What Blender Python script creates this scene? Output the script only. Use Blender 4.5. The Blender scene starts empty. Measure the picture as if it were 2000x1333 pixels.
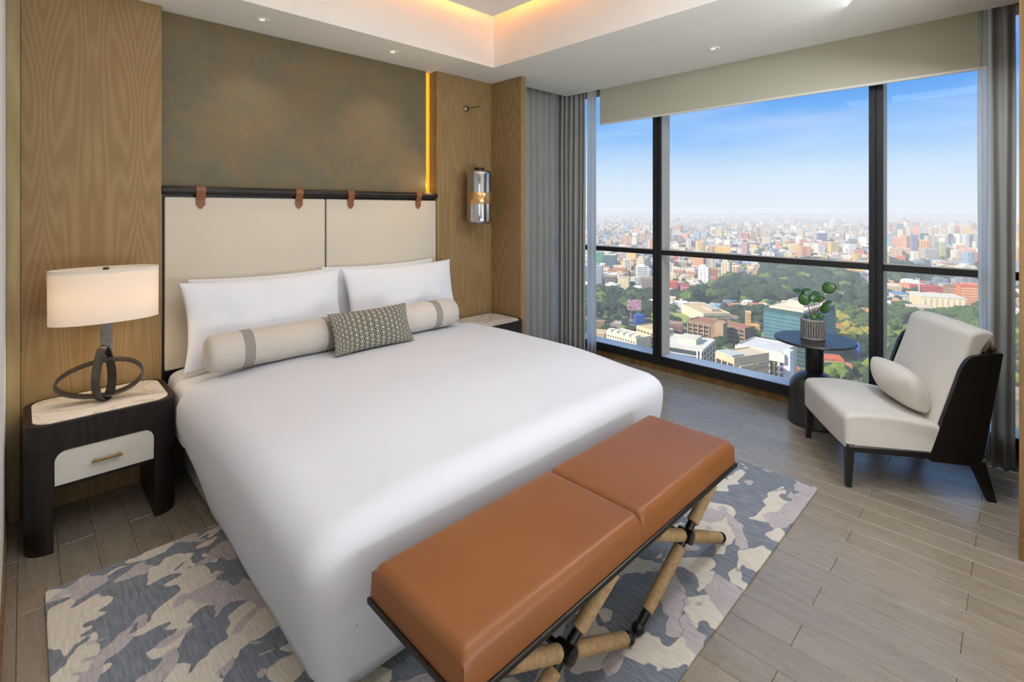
import bpy, bmesh, math, random
from mathutils import Vector, Matrix, noise
C = bpy.context.scene.collection
SC = bpy.context.scene
PI = math.pi
# ------------------------------------------------------------------ camera
F_PX, V0, U0, HC = 975.0, 409.0, 1000.0, 1.5
AZ = math.radians(45.6)
FW = (math.cos(AZ), math.sin(AZ)); RT = (math.sin(AZ), -math.cos(AZ))
cd = bpy.data.cameras.new('camera'); cam = bpy.data.objects.new('camera', cd); C.objects.link(cam)
cam.location = (0, 0, HC)
cam.rotation_euler = (PI/2, 0, AZ - PI/2)
cd.sensor_fit = 'HORIZONTAL'; cd.sensor_width = 36.0
cd.lens = 36.0*F_PX/2000.0
cd.shift_y = -(1333/2 - V0)/2000.0
cd.clip_start = 0.02; cd.clip_end = 30000
SC.camera = cam
# ------------------------------------------------------------------ view
SC.view_settings.view_transform = 'Standard'
SC.view_settings.look = 'None'
SC.view_settings.exposure = 0.12
SC.view_settings.gamma = 1.0
SC.view_settings.use_curve_mapping = False
SC.cycles.use_denoising = True
SC.cycles.max_bounces = 7; SC.cycles.diffuse_bounces = 4; SC.cycles.glossy_bounces = 3
SC.cycles.transmission_bounces = 4; SC.cycles.transparent_max_bounces = 8; SC.cycles.volume_bounces = 2
SC.cycles.sample_clamp_indirect = 6.0
SC.cycles.caustics_reflective = False; SC.cycles.caustics_refractive = False

def lin(c):
    return tuple((x/255/12.92) if x/255 <= 0.04045 else ((x/255+0.055)/1.055)**2.4 for x in c[:3]) + (1.0,)

# ------------------------------------------------------------------ sky
W = bpy.data.worlds.new('sky'); SC.world = W; W.use_nodes = True
nt = W.node_tree; nt.nodes.clear()
def N(t, ty, **kw):
    n = t.nodes.new(ty)
    for k, v in kw.items(): setattr(n, k, v)
    return n
out = N(nt, 'ShaderNodeOutputWorld'); bg = N(nt, 'ShaderNodeBackground')
tc = N(nt, 'ShaderNodeTexCoord'); sx = N(nt, 'ShaderNodeSeparateXYZ')
nt.links.new(tc.outputs['Generated'], sx.inputs[0])
mr = N(nt, 'ShaderNodeMapRange'); mr.inputs[1].default_value = -0.02; mr.inputs[2].default_value = 0.48
nt.links.new(sx.outputs['Z'], mr.inputs[0])
cr = N(nt, 'ShaderNodeValToRGB'); nt.links.new(mr.outputs[0], cr.inputs[0])
sky = [(0.0, (218, 227, 238)), (0.05, (226, 235, 243)), (0.11, (220, 232, 245)), (0.19, (202, 224, 246)), (0.28, (158, 201, 247)),
       (0.37, (122, 180, 244)), (0.46, (98, 161, 237)), (0.62, (118, 170, 234)), (1.0, (132, 176, 230))]
e = cr.color_ramp.elements
e[0].position = sky[0][0]; e[0].color = lin(sky[0][1]); e[1].position = sky[1][0]; e[1].color = lin(sky[1][1])
for p, c in sky[2:]:
    k = e.new(p); k.color = lin(c)
mp = N(nt, 'ShaderNodeMapping'); mp.inputs['Scale'].default_value = (1.4, 1.4, 9.0); mp.inputs['Rotation'].default_value = (0.10, 0.06, 0.0)
nt.links.new(tc.outputs['Generated'], mp.inputs[0])
nz = N(nt, 'ShaderNodeTexNoise'); nz.inputs['Scale'].default_value = 2.6; nz.inputs['Detail'].default_value = 7; nz.inputs['Roughness'].default_value = 0.55
nt.links.new(mp.outputs[0], nz.inputs[0])
c2 = N(nt, 'ShaderNodeMapRange'); c2.inputs[1].default_value = 0.46; c2.inputs[2].default_value = 0.78; c2.inputs[4].default_value = 0.32
nt.links.new(nz.outputs[0], c2.inputs[0])
mx = N(nt, 'ShaderNodeMixRGB'); mx.inputs[2].default_value = lin((226, 238, 250))
nt.links.new(c2.outputs[0], mx.inputs[0]); nt.links.new(cr.outputs[0], mx.inputs[1]); nt.links.new(mx.outputs[0], bg.inputs[0])
bg.inputs[1].default_value = 1.0
nt.links.new(bg.outputs[0], out.inputs[0])

# ------------------------------------------------------------------ sun (behind the tower, lights the city)
def light(name, ty, loc, energy, color=(1, 1, 1), rot=None, **kw):
    l = bpy.data.lights.new(name, ty); l.energy = energy; l.color = color
    for k, v in kw.items(): setattr(l, k, v)
    o = bpy.data.objects.new(name, l); C.objects.link(o); o.location = loc
    if rot: o.rotation_euler = rot
    return o
sun = light('sun', 'SUN', (-20, 10, 60), 5.9, (1.0, 0.89, 0.74), angle=0.01)
sun.rotation_euler = Vector((0.80, -0.42, -0.62)).to_track_quat('-Z', 'Y').to_euler()
# added fill lights out of view, standing for no real fixture of the room
def area(name, loc, target, sx, sy, energy, color):
    o = light(name, 'AREA', loc, energy, color, shape='RECTANGLE', size=sx, size_y=sy)
    o.rotation_euler = (Vector(target)-Vector(loc)).to_track_quat('-Z', 'Y').to_euler()
    return o
area('overhead_fill', (1.15, 0.75, 2.96), (1.15, 0.75, 0), 1.9, 1.9, 25, (0.90, 0.95, 1.0))  # unseen fill added below the tray to lift bed and floor
area('window_side_fill', (3.1, 0.55, 2.64), (2.7, 1.4, 0), 0.55, 0.8, 34, (0.90, 0.95, 1.0))  # unseen fill added near the window to back up weak daylight
area('rear_left_fill', (-0.5, -0.9, 1.6), (0.6, 3.0, 0.6), 1.4, 1.2, 6, (1.0, 0.97, 0.93))  # unseen fill added behind the camera, aimed at the nightstand side
area('ceiling_wash_fill', (1.6, -1.1, 0.7), (1.9, -0.4, 2.65), 2.0, 0.9, 60, (0.90, 0.96, 1.0))  # unseen fill added to brighten the ceiling from below

# ------------------------------------------------------------------ helpers
def empty(name, loc=(0, 0, 0), rz=0.0, label=None, cat=None, group=None):
    o = bpy.data.objects.new(name, None); C.objects.link(o); o.location = loc; o.rotation_euler = (0, 0, rz)
    o.empty_display_size = 0.1
    return tag(o, label, cat, group)
def tag(o, label=None, cat=None, group=None, kind=None):
    if label: o['label'] = label
    if cat: o['category'] = cat
    if group: o['group'] = group
    if kind: o['kind'] = kind
    return o
def obj(name, bm, mat, parent=None, smooth=False, label=None, sharp=None):
    me = bpy.data.meshes.new(name)
    if isinstance(bm, bmesh.types.BMesh):
        bmesh.ops.recalc_face_normals(bm, faces=bm.faces)
        bm.to_mesh(me); bm.free()
    else:
        me.from_pydata(bm[0], [], bm[1]); me.update()
    for m in (mat if isinstance(mat, (list, tuple)) else [mat]): me.materials.append(m)
    o = bpy.data.objects.new(name, me); C.objects.link(o)
    if parent: o.parent = parent
    if smooth:
        me.shade_smooth()
        if sharp is not None:
            try: me.set_sharp_from_angle(angle=math.radians(sharp))
            except Exception: pass
    if label: o['label'] = label
    return o
def struct(name, bm, mat, **kw):
    o = obj(name, bm, mat, **kw); o['kind'] = 'structure'; return o
def BM(): return bmesh.new()
def box(bm, x0, x1, y0, y1, z0, z1, bev=0.0, seg=2, mi=0):
    v = [bm.verts.new((x, y, z)) for z in (z0, z1) for y in (y0, y1) for x in (x0, x1)]
    fs = [bm.faces.new([v[i] for i in q]) for q in ((0, 2, 3, 1), (4, 5, 7, 6), (0, 1, 5, 4), (2, 6, 7, 3), (0, 4, 6, 2), (1, 3, 7, 5))]
    for f in fs: f.material_index = mi
    if bev > 0:
        es = list({e for f in fs for e in f.edges})
        bmesh.ops.bevel(bm, geom=es, offset=bev, segments=seg, affect='EDGES', profile=0.5)
    return bm
def obox(bm, P, ax, ay, az, sx, sy, sz, bev=0.0, seg=2):
    # oriented box centred at P with axes ax ay az and full sizes
    t = BM(); box(t, -sx/2, sx/2, -sy/2, sy/2, -sz/2, sz/2, bev, seg)
    M = Matrix((ax, ay, az)).transposed().to_4x4(); M.translation = Vector(P)
    t.transform(M); me = bpy.data.meshes.new('tmp'); t.to_mesh(me); t.free(); bm.from_mesh(me); bpy.data.meshes.remove(me)
def prism(bm, pts, axis, a0, a1, bev=0.0, seg=2):
    # polygon extruded along an axis; pts are the 2 remaining coordinates in order
    def mk(p, a):
        return {'x': (a, p[0], p[1]), 'y': (p[0], a, p[1]), 'z': (p[0], p[1], a)}[axis]
    A = [bm.verts.new(mk(p, a0)) for p in pts]; B = [bm.verts.new(mk(p, a1)) for p in pts]
    n = len(pts); fs = [bm.faces.new(A), bm.faces.new(B[::-1])]
    for i in range(n): fs.append(bm.faces.new((A[i], B[i], B[(i+1) % n], A[(i+1) % n])))
    if bev > 0:
        es = list({e for f in fs[:2] for e in f.edges})
        bmesh.ops.bevel(bm, geom=es, offset=bev, segments=seg, affect='EDGES', profile=0.5)
    return bm
def tube(bm, pts, r, n=10, caps=True, flat=None):
    pts = [Vector(p) for p in pts]; rings = []
    up = None
    for i, p in enumerate(pts):
        d = (pts[min(i+1, len(pts)-1)] - pts[max(i-1, 0)]).normalized()
        if up is None:
            up = Vector((0, 0, 1)) if abs(d.z) < 0.95 else Vector((1, 0, 0))
        a = d.cross(up).normalized(); b = a.cross(d).normalized(); up = b
        rr = r[i] if isinstance(r, (list, tuple)) else r
        rings.append([bm.verts.new(p + a*math.cos(t*2*PI/n)*rr + b*math.sin(t*2*PI/n)*rr) for t in range(n)])
    for i in range(len(rings)-1):
        for k in range(n): bm.faces.new((rings[i][k], rings[i][(k+1) % n], rings[i+1][(k+1) % n], rings[i+1][k]))
    if caps: bm.faces.new(rings[0][::-1]); bm.faces.new(rings[-1])
    return bm
def lathe(bm, prof, n=32, cx=0, cy=0, sx=1, sy=1, closed=False):
    rings = []
    for r, z in prof:
        rings.append([bm.verts.new((cx+r*sx*math.cos(t*2*PI/n), cy+r*sy*math.sin(t*2*PI/n), z)) for t in range(n)])
    for i in range(len(rings)-1):
        for k in range(n): bm.faces.new((rings[i][k], rings[i][(k+1) % n], rings[i+1][(k+1) % n], rings[i+1][k]))
    if closed:
        for k in range(n): bm.faces.new((rings[-1][k], rings[-1][(k+1) % n], rings[0][(k+1) % n], rings[0][k]))
    else:
        if prof[0][0] > 1e-5: bm.faces.new(rings[0][::-1])
        if prof[-1][0] > 1e-5: bm.faces.new(rings[-1])
    return bm
def rrect(x0, x1, y0, y1, r, n=6):
    P = []
    for cx, cy, a in ((x1-r, y0+r, -90), (x1-r, y1-r, 0), (x0+r, y1-r, 90), (x0+r, y0+r, 180)):
        for i in range(n+1):
            t = math.radians(a+90*i/n); P.append((cx+r*math.cos(t), cy+r*math.sin(t)))
    return P

# ------------------------------------------------------------------ materials
class MT:
    def __init__(s, name, col=(200, 200, 200), rough=0.5, metal=0.0, **kw):
        s.m = bpy.data.materials.new(name); s.m.use_nodes = True; s.t = s.m.node_tree
        s.b = s.t.nodes['Principled BSDF']
        s.b.inputs['Base Color'].default_value = lin(col); s.b.inputs['Roughness'].default_value = rough; s.b.inputs['Metallic'].default_value = metal
        for k, v in kw.items(): s.b.inputs[k].default_value = v
        s.co = None
    def n(s, ty, **kw):
        x = s.t.nodes.new(ty)
        for k, v in kw.items(): setattr(x, k, v)
        return x
    def l(s, a, b): s.t.links.new(a, b)
    def coord(s, scale=(1, 1, 1), kind='Object', rot=(0, 0, 0)):
        tc = s.n('ShaderNodeTexCoord'); mp = s.n('ShaderNodeMapping')
        mp.inputs['Scale'].default_value = scale; mp.inputs['Rotation'].default_value = rot
        s.l(tc.outputs[kind], mp.inputs[0]); return mp.outputs[0]
    def wcoord(s, scale=(1, 1, 1)):
        g = s.n('ShaderNodeNewGeometry'); mp = s.n('ShaderNodeMapping'); mp.inputs['Scale'].default_value = scale
        s.l(g.outputs['Position'], mp.inputs[0]); return mp.outputs[0]
    def noise(s, vec, scale=5, detail=4, rough=0.5, dist=0.0):
        x = s.n('ShaderNodeTexNoise'); x.inputs['Scale'].default_value = scale; x.inputs['Detail'].default_value = detail
        x.inputs['Roughness'].default_value = rough; x.inputs['Distortion'].default_value = dist
        if vec is not None: s.l(vec, x.inputs['Vector'])
        return x.outputs[0]
    def ramp(s, fac, stops, interp='LINEAR'):
        x = s.n('ShaderNodeValToRGB'); x.color_ramp.interpolation = interp; e = x.color_ramp.elements
        e[0].position = stops[0][0]; e[0].color = lin(stops[0][1]); e[1].position = stops[1][0]; e[1].color = lin(stops[1][1])
        for p, c in stops[2:]: q = e.new(p); q.color = lin(c)
        s.l(fac, x.inputs[0]); return x.outputs[0]
    def math(s, op, a, b=None, c=None):
        x = s.n('ShaderNodeMath', operation=op)
        for i, v in enumerate((a, b, c)):
            if v is None: continue
            if isinstance(v, (int, float)): x.inputs[i].default_value = v
            else: s.l(v, x.inputs[i])
        return x.outputs[0]
    def mix(s, fac, a, b, blend='MIX'):
        x = s.n('ShaderNodeMixRGB', blend_type=blend)
        for i, v in enumerate((fac, a, b)):
            if isinstance(v, (int, float)): x.inputs[i].default_value = v
            elif isinstance(v, tuple): x.inputs[i].default_value = lin(v)
            else: s.l(v, x.inputs[i])
        return x.outputs[0]
    def base(s, o): s.l(o, s.b.inputs['Base Color']); return s
    def rough(s, o): s.l(o, s.b.inputs['Roughness']); return s
    def bump(s, h, strength=0.2, dist=0.01):
        x = s.n('ShaderNodeBump'); x.inputs['Strength'].default_value = strength; x.inputs['Distance'].default_value = dist
        s.l(h, x.inputs['Height']); s.l(x.outputs[0], s.b.inputs['Normal']); return s

def plain(name, col, rough=0.6, metal=0.0, var=6, nscale=3.0, bump=0.0, bscale=200, **kw):
    m = MT(name, col, rough, metal, **kw); v = m.coord()
    f = m.noise(v, nscale, 4)
    a = tuple(max(0, c-var) for c in col); b = tuple(min(255, c+var) for c in col)
    m.base(m.ramp(f, [(0.3, a), (0.7, b)]))
    if bump: m.bump(m.noise(v, bscale, 3), bump, 0.002)
    return m.m
def wood(name, c_dark, c_mid, c_light, axis='z', freq=16.0, rough=0.45, scale=1.0, mirror=0.0, spec=0.4):
    # grain runs along `axis`; contour lines of a stretched noise make cathedral arcs
    m = MT(name, c_mid, rough); m.b.inputs['Specular IOR Level'].default_value = spec
    st = {'z': (1, 1, 0.13), 'y': (1, 0.10, 1), 'x': (0.10, 1, 1)}[axis]
    g = m.n('ShaderNodeNewGeometry'); sp = m.n('ShaderNodeSeparateXYZ'); m.l(g.outputs['Position'], sp.inputs[0])
    if mirror > 0:
        xx = m.math('PINGPONG', m.math('ADD', sp.outputs[0], 10.0), mirror); yy = m.math('PINGPONG', m.math('ADD', sp.outputs[1], 10.0), mirror)
        cb = m.n('ShaderNodeCombineXYZ'); m.l(xx, cb.inputs[0]); m.l(yy, cb.inputs[1]); m.l(sp.outputs[2], cb.inputs[2]); src = cb.outputs[0]
    else: src = g.outputs['Position']
    mp = m.n('ShaderNodeMapping'); mp.inputs['Scale'].default_value = tuple(s*scale for s in st); m.l(src, mp.inputs[0])
    n1 = m.noise(mp.outputs[0], 3.2, 2.2, 0.45, 0.15)
    ring = m.math('FRACT', m.math('MULTIPLY', n1, freq))
    tri = m.math('PINGPONG', m.math('MULTIPLY', n1, freq*2), 1.0)
    mp2 = m.n('ShaderNodeMapping'); mp2.inputs['Scale'].default_value = tuple((s if s == 1 else s*0.22)*scale for s in st); m.l(src, mp2.inputs[0])
    fine = m.noise(mp2.outputs[0], 150, 3, 0.6)
    f = m.math('ADD', m.math('MULTIPLY', tri, 0.55), m.math('MULTIPLY', fine, 0.45))
    broad = m.noise(mp.outputs[0], 1.3, 2)
    col = m.ramp(f, [(0.18, c_dark), (0.5, c_mid), (0.82, c_light)])
    m.base(m.mix(m.math('MULTIPLY', broad, 0.35), col, c_mid))
    m.bump(f, 0.06, 0.002)
    return m.m

M = {}
M['oak'] = wood('oak_panel', (143, 116, 76), (151, 124, 84), (163, 137, 97), 'z', 30, 0.5, mirror=0.19, spec=0.25)
M['oak_lit'] = wood('oak_return_lit', (156, 137, 96), (168, 149, 108), (180, 162, 122), 'z', 10, 0.5, spec=0.25)  # oak with window light on the corner strip put into a paler tone
M['oak3'] = wood('oak_jamb', (112, 84, 50), (134, 102, 62), (150, 118, 76), 'z', 9, 0.5)
M['floorbase'] = plain('floor_joint', (104, 92, 78), 0.8)
def plank_mat():
    m = MT('floor_plank', (150, 138, 124), 0.36); m.b.inputs['Specular IOR Level'].default_value = 0.95
    oi = m.n('ShaderNodeObjectInfo'); g = m.n('ShaderNodeNewGeometry')
    off = m.n('ShaderNodeVectorMath', operation='ADD'); cb = m.n('ShaderNodeCombineXYZ')
    r = m.math('MULTIPLY', oi.outputs['Random'], 37.0); m.l(r, cb.inputs[0]); m.l(r, cb.inputs[1]); m.l(r, cb.inputs[2])
    m.l(g.outputs['Position'], off.inputs[0]); m.l(cb.outputs[0], off.inputs[1])
    mp = m.n('ShaderNodeMapping'); mp.inputs['Scale'].default_value = (1, 0.09, 1); m.l(off.outputs[0], mp.inputs[0])
    n1 = m.noise(mp.outputs[0], 9, 3, 0.5, 0.3); tri = m.math('PINGPONG', m.math('MULTIPLY', n1, 14), 1.0)
    fine = m.noise(mp.outputs[0], 190, 3, 0.6)
    f = m.math('ADD', m.math('MULTIPLY', tri, 0.4), m.math('MULTIPLY', fine, 0.6))
    c = m.ramp(f, [(0.2, (141, 129, 112)), (0.5, (150, 138, 122)), (0.85, (158, 147, 131))])
    hs = m.n('ShaderNodeHueSaturation'); m.l(c, hs.inputs['Color'])
    m.l(m.math('ADD', m.math('MULTIPLY', oi.outputs['Random'], 0.10), 0.93), hs.inputs['Value'])
    m.base(hs.outputs[0]); m.rough(m.math('ADD', m.math('MULTIPLY', fine, 0.08), 0.24)); m.bump(f, 0.004, 0.0005)
    return m.m
M['plank'] = plank_mat()
M['ceil'] = plain('ceiling_paint', (240, 238, 232), 0.9, var=2)
M['white'] = plain('wall_paint', (226, 228, 228), 0.85, var=2)
def wallpaper():
    m = MT('wallpaper', (112, 100, 78), 0.62); v = m.wcoord((1, 1, 1))
    a = m.noise(v, 2.6, 9, 0.68, 0.3); b = m.noise(v, 9.0, 9, 0.7, 0.6); c = m.noise(v, 40, 5, 0.6)
    f = m.math('ADD', m.math('MULTIPLY', a, 0.5), m.math('ADD', m.math('MULTIPLY', b, 0.35), m.math('MULTIPLY', c, 0.15)))
    col = m.ramp(f, [(0.36, (96, 92, 78)), (0.45, (110, 101, 77)), (0.52, (118, 104, 76)), (0.58, (126, 104, 72)), (0.66, (136, 108, 76))])
    m.base(col); m.bump(b, 0.12, 0.004); return m.m
M['wallpaper'] = wallpaper()
M['black'] = plain('black_metal', (30, 29, 32), 0.45, 0.0, var=2)
M['sillgrey'] = plain('sill_grey', (214, 220, 228), 0.5, 0.0, var=3)
M['mullside'] = plain('mullion_side', (188, 182, 168), 0.5, 0.0, var=3)
M['darkwood'] = wood('dark_wood', (22, 17, 16), (32, 25, 23), (44, 35, 31), 'z', 14, 0.42)
M['ebony'] = plain('ebony', (20, 18, 18), 0.38, var=2)
def glass():
    m = bpy.data.materials.new('window_glass'); m.use_nodes = True; t = m.node_tree; t.nodes.clear()
    o = t.nodes.new('ShaderNodeOutputMaterial'); mx = t.nodes.new('ShaderNodeMixShader')
    tr = t.nodes.new('ShaderNodeBsdfTransparent'); gl = t.nodes.new('ShaderNodeBsdfGlossy'); gl.inputs['Roughness'].default_value = 0.0
    tr.inputs[0].default_value = (0.985, 0.995, 1.0, 1); mx.inputs[0].default_value = 0.02
    t.links.new(tr.outputs[0], mx.inputs[1]); t.links.new(gl.outputs[0], mx.inputs[2]); t.links.new(mx.outputs[0], o.inputs[0])
    return m
M['glass'] = glass()
def fabric(name, col, scale=260, bump=0.25, var=8, rough=0.9, sheen=0.2, kind='Object', big=3.0):
    m = MT(name, col, rough); m.b.inputs['Sheen Weight'].default_value = sheen; v = m.coord(kind=kind)
    mpa = m.n('ShaderNodeMapping'); mpa.inputs['Scale'].default_value = (6, 1, 1); m.l(v, mpa.inputs[0])
    mpb = m.n('ShaderNodeMapping'); mpb.inputs['Scale'].default_value = (1, 1, 6); m.l(v, mpb.inputs[0])
    h = m.math('ADD', m.math('MULTIPLY', m.noise(mpa.outputs[0], scale, 2), 0.5), m.math('MULTIPLY', m.noise(mpb.outputs[0], scale, 2), 0.5))
    n = m.noise(v, big, 5); f = m.math('ADD', m.math('MULTIPLY', h, 0.35), m.math('MULTIPLY', n, 0.65))
    a = tuple(max(0, c-var) for c in col); b = tuple(min(255, c+var) for c in col)
    m.base(m.ramp(f, [(0.3, a), (0.7, b)])); m.bump(h, bump, 0.0015); return m.m
M['cream'] = fabric('cream_upholstery', (212, 202, 184), 120, 0.1, 3, 0.8)
M['linen'] = fabric('white_linen', (217, 220, 227), 300, 0.05, 2, 0.85, 0.1)
M['linen2'] = fabric('pillow_linen', (229, 231, 236), 300, 0.05, 2, 0.85, 0.1)
M['bolster'] = fabric('bolster_weave', (202, 194, 184), 180, 0.4, 10)
M['band'] = fabric('bolster_band', (150, 142, 136), 180, 0.4, 8)
M['chairfab'] = fabric('chair_fabric', (208, 203, 194), 200, 0.35, 8)
M['base'] = fabric('bed_base_fabric', (176, 168, 150), 160, 0.3, 6)
M['curtain'] = fabric('grey_curtain', (160, 160, 157), 220, 0.2, 5, 0.85, 0.3)
M['sheer'] = fabric('sheer_curtain', (246, 248, 250), 220, 0.2, 4)
def translucent(mname, col, f):
    m = M[mname]; t = m.node_tree; b = t.nodes['Principled BSDF']; o = [n for n in t.nodes if n.type == 'OUTPUT_MATERIAL'][0]
    mx = t.nodes.new('ShaderNodeMixShader'); tl = t.nodes.new('ShaderNodeBsdfTranslucent'); tl.inputs[0].default_value = lin(col)
    mx.inputs[0].default_value = f; t.links.new(b.outputs[0], mx.inputs[1]); t.links.new(tl.outputs[0], mx.inputs[2]); t.links.new(mx.outputs[0], o.inputs['Surface'])
translucent('sheer', (250, 252, 254), 0.8)
M['blind'] = fabric('roller_blind', (238, 236, 216), 300, 0.1, 4)
translucent('blind', (214, 208, 180), 0.35)
M['hem'] = plain('blind_hem', (240, 238, 230), 0.35, var=2)
def leather():
    m = MT('tan_leather', (150, 86, 44), 0.40); v = m.coord()
    n = m.noise(v, 2.2, 4); g = m.n('ShaderNodeTexVoronoi'); g.inputs['Scale'].default_value = 420; m.l(v, g.inputs['Vector'])
    m.base(m.ramp(n, [(0.3, (132, 80, 40)), (0.7, (142, 89, 47))])); m.bump(g.outputs[0], 0.12, 0.0008)
    m.b.inputs['Specular IOR Level'].default_value = 0.45; return m.m
M['leather'] = leather()
M['strap'] = plain('strap_leather', (132, 82, 46), 0.5, var=10, nscale=30, bump=0.1)
def rope():
    m = MT('rope_wrap', (172, 140, 100), 0.8); v = m.coord(kind='UV')
    w = m.n('ShaderNodeTexWave'); w.bands_direction = 'Y'; w.inputs['Scale'].default_value = 1.0; w.inputs['Distortion'].default_value = 0.3; m.l(v, w.inputs[0])
    m.base(m.ramp(w.outputs[1], [(0.1, (128, 100, 64)), (0.6, (186, 156, 114))])); m.bump(w.outputs[1], 0.6, 0.003); return m.m
M['rope'] = plain('rope_wrap', (176, 146, 106), 0.85, var=14, nscale=60, bump=0.3, bscale=300)
M['gun'] = plain('gunmetal', (54, 52, 50), 0.32, 0.8, var=5, nscale=20)
M['lampmetal'] = plain('brushed_pewter', (92, 88, 86), 0.34, 0.85, var=12, nscale=14)
M['brass'] = plain('brass', (176, 148, 92), 0.32, 0.85, var=8, nscale=20)
def marble():
    m = MT('marble', (222, 216, 206), 0.22); v = m.coord()
    n = m.noise(v, 3.2, 8, 0.6, 1.3); r = m.math('ABSOLUTE', m.math('SUBTRACT', n, 0.5))
    n2 = m.noise(v, 7, 6, 0.6, 0.6)
    c = m.ramp(r, [(0.0, (196, 184, 170)), (0.010, (216, 208, 198)), (0.05, (232, 228, 222))])
    m.base(m.mix(m.math('MULTIPLY', n2, 0.15), c, (212, 200, 186))); return m.m
M['marble'] = marble()
M['drawer'] = plain('drawer_lacquer', (222, 218, 208), 0.5, var=3)
def shade():
    m = bpy.data.materials.new('lamp_shade_linen'); m.use_nodes = True; t = m.node_tree; b = t.nodes['Principled BSDF']
    o = [n for n in t.nodes if n.type == 'OUTPUT_MATERIAL'][0]
    b.inputs['Base Color'].default_value = lin((246, 240, 230)); b.inputs['Roughness'].default_value = 0.9
    w = t.nodes.new('ShaderNodeTexNoise'); w.inputs['Scale'].default_value = 160
    bp = t.nodes.new('ShaderNodeBump'); bp.inputs['Strength'].default_value = 0.1; t.links.new(w.outputs[0], bp.inputs['Height']); t.links.new(bp.outputs[0], b.inputs['Normal'])
    tl = t.nodes.new('ShaderNodeBsdfTranslucent'); tl.inputs[0].default_value = lin((240, 226, 204))
    mx = t.nodes.new('ShaderNodeMixShader'); mx.inputs[0].default_value = 0.24
    t.links.new(b.outputs[0], mx.inputs[1]); t.links.new(tl.outputs[0], mx.inputs[2]); t.links.new(mx.outputs[0], o.inputs['Surface']); return m
M['shade'] = shade()
def emis(name, col, s):
    m = bpy.data.materials.new(name); m.use_nodes = True; b = m.node_tree.nodes['Principled BSDF']
    b.inputs['Base Color'].default_value = lin(col); b.inputs['Emission Color'].default_value = lin(col); b.inputs['Emission Strength'].default_value = s; return m
M['led'] = emis('led_strip', (255, 160, 70), 15.0)
M['niche'] = emis('niche_led', (244, 172, 44), 0.85)
M['bulb'] = emis('bulb', (255, 220, 170), 5.0)
M['spotglow'] = emis('downlight_lamp', (255, 232, 196), 5.0)
M['chrome'] = plain('smoked_mirror_glass', (196, 196, 200), 0.06, 1.0, var=3)
M['satin'] = plain('satin_nickel', (150, 138, 120), 0.3, 0.9, var=4)
M['amber'] = plain('amber_band', (206, 164, 108), 0.22, 0.75, var=6, nscale=12)
def rug_mat():
    m = MT('rug_wool', (130, 130, 130), 0.95); m.b.inputs['Sheen Weight'].default_value = 0.3; v = m.wcoord((1.0, 1.25, 1.0))
    n1 = m.noise(v, 5.2, 2.0, 0.5, 0.5)
    off = m.n('ShaderNodeVectorMath', operation='ADD'); m.l(v, off.inputs[0]); off.inputs[1].default_value = (7.3, 2.1, 4.0)
    n2 = m.noise(off.outputs[0], 5.4, 2.0, 0.5, 0.5)
    s1 = m.n('ShaderNodeMapRange'); s1.inputs[1].default_value = 0.515; s1.inputs[2].default_value = 0.525; m.l(n1, s1.inputs[0])
    s2 = m.n('ShaderNodeMapRange'); s2.inputs[1].default_value = 0.555; s2.inputs[2].default_value = 0.565; m.l(n2, s2.inputs[0])
    s3 = m.n('ShaderNodeMapRange'); s3.inputs[1].default_value = 0.43; s3.inputs[2].default_value = 0.42; m.l(n2, s3.inputs[0])
    fib = m.noise(m.wcoord((1, 0.12, 1)), 130, 3, 0.6)
    slate = m.ramp(fib, [(0.3, (96, 103, 114)), (0.7, (136, 143, 154))])
    mauve = m.ramp(fib, [(0.3, (168, 158, 160)), (0.7, (196, 188, 190))])
    cream = m.ramp(fib, [(0.3, (200, 192, 177)), (0.7, (222, 215, 202))])
    teal = m.ramp(fib, [(0.3, (122, 130, 138)), (0.7, (156, 164, 170))])
    c = m.mix(s1.outputs[0], slate, cream); c = m.mix(s2.outputs[0], c, mauve); c = m.mix(s3.outputs[0], c, m.mix(s1.outputs[0], slate, cream))
    m.base(c)
    h = m.math('ADD', m.math('MULTIPLY', s1.outputs[0], 0.6), m.math('ADD', m.math('MULTIPLY', s2.outputs[0], 0.3), m.math('MULTIPLY', fib, 0.25)))
    m.bump(h, 0.7, 0.008); return m.m
M['rug'] = rug_mat()
def cushion_mat():
    m = MT('geometric_weave', (90, 88, 76), 0.9); v = m.coord(kind='UV', scale=(21, 11, 1))
    sp = m.n('ShaderNodeSeparateXYZ'); m.l(v, sp.inputs[0])
    colm = m.math('FLOOR', sp.outputs[0]); half = m.math('MULTIPLY', m.math('MODULO', colm, 2.0), 0.5)
    fx = m.math('SUBTRACT', m.math('FRACT', sp.outputs[0]), 0.5); fy = m.math('SUBTRACT', m.math('FRACT', m.math('ADD', sp.outputs[1], half)), 0.5)
    d = m.math('SQRT', m.math('ADD', m.math('MULTIPLY', fx, fx), m.math('MULTIPLY', fy, fy)))
    dot = m.math('LESS_THAN', d, 0.20); ring = m.math('LESS_THAN', m.math('ABSOLUTE', m.math('SUBTRACT', d, 0.42)), 0.04)
    f = m.math('MAXIMUM', dot, ring)
    fn = m.noise(v, 3, 3)
    m.base(m.mix(f, m.ramp(fn, [(0.3, (50, 48, 42)), (0.7, (74, 70, 60))]), (206, 204, 188))); m.bump(f, 0.3, 0.002); return m.m
M['cushion'] = cushion_mat()
def ss(a, b, t): t = min(1, max(0, (t-a)/(b-a))); return t*t*(3-2*t)
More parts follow.
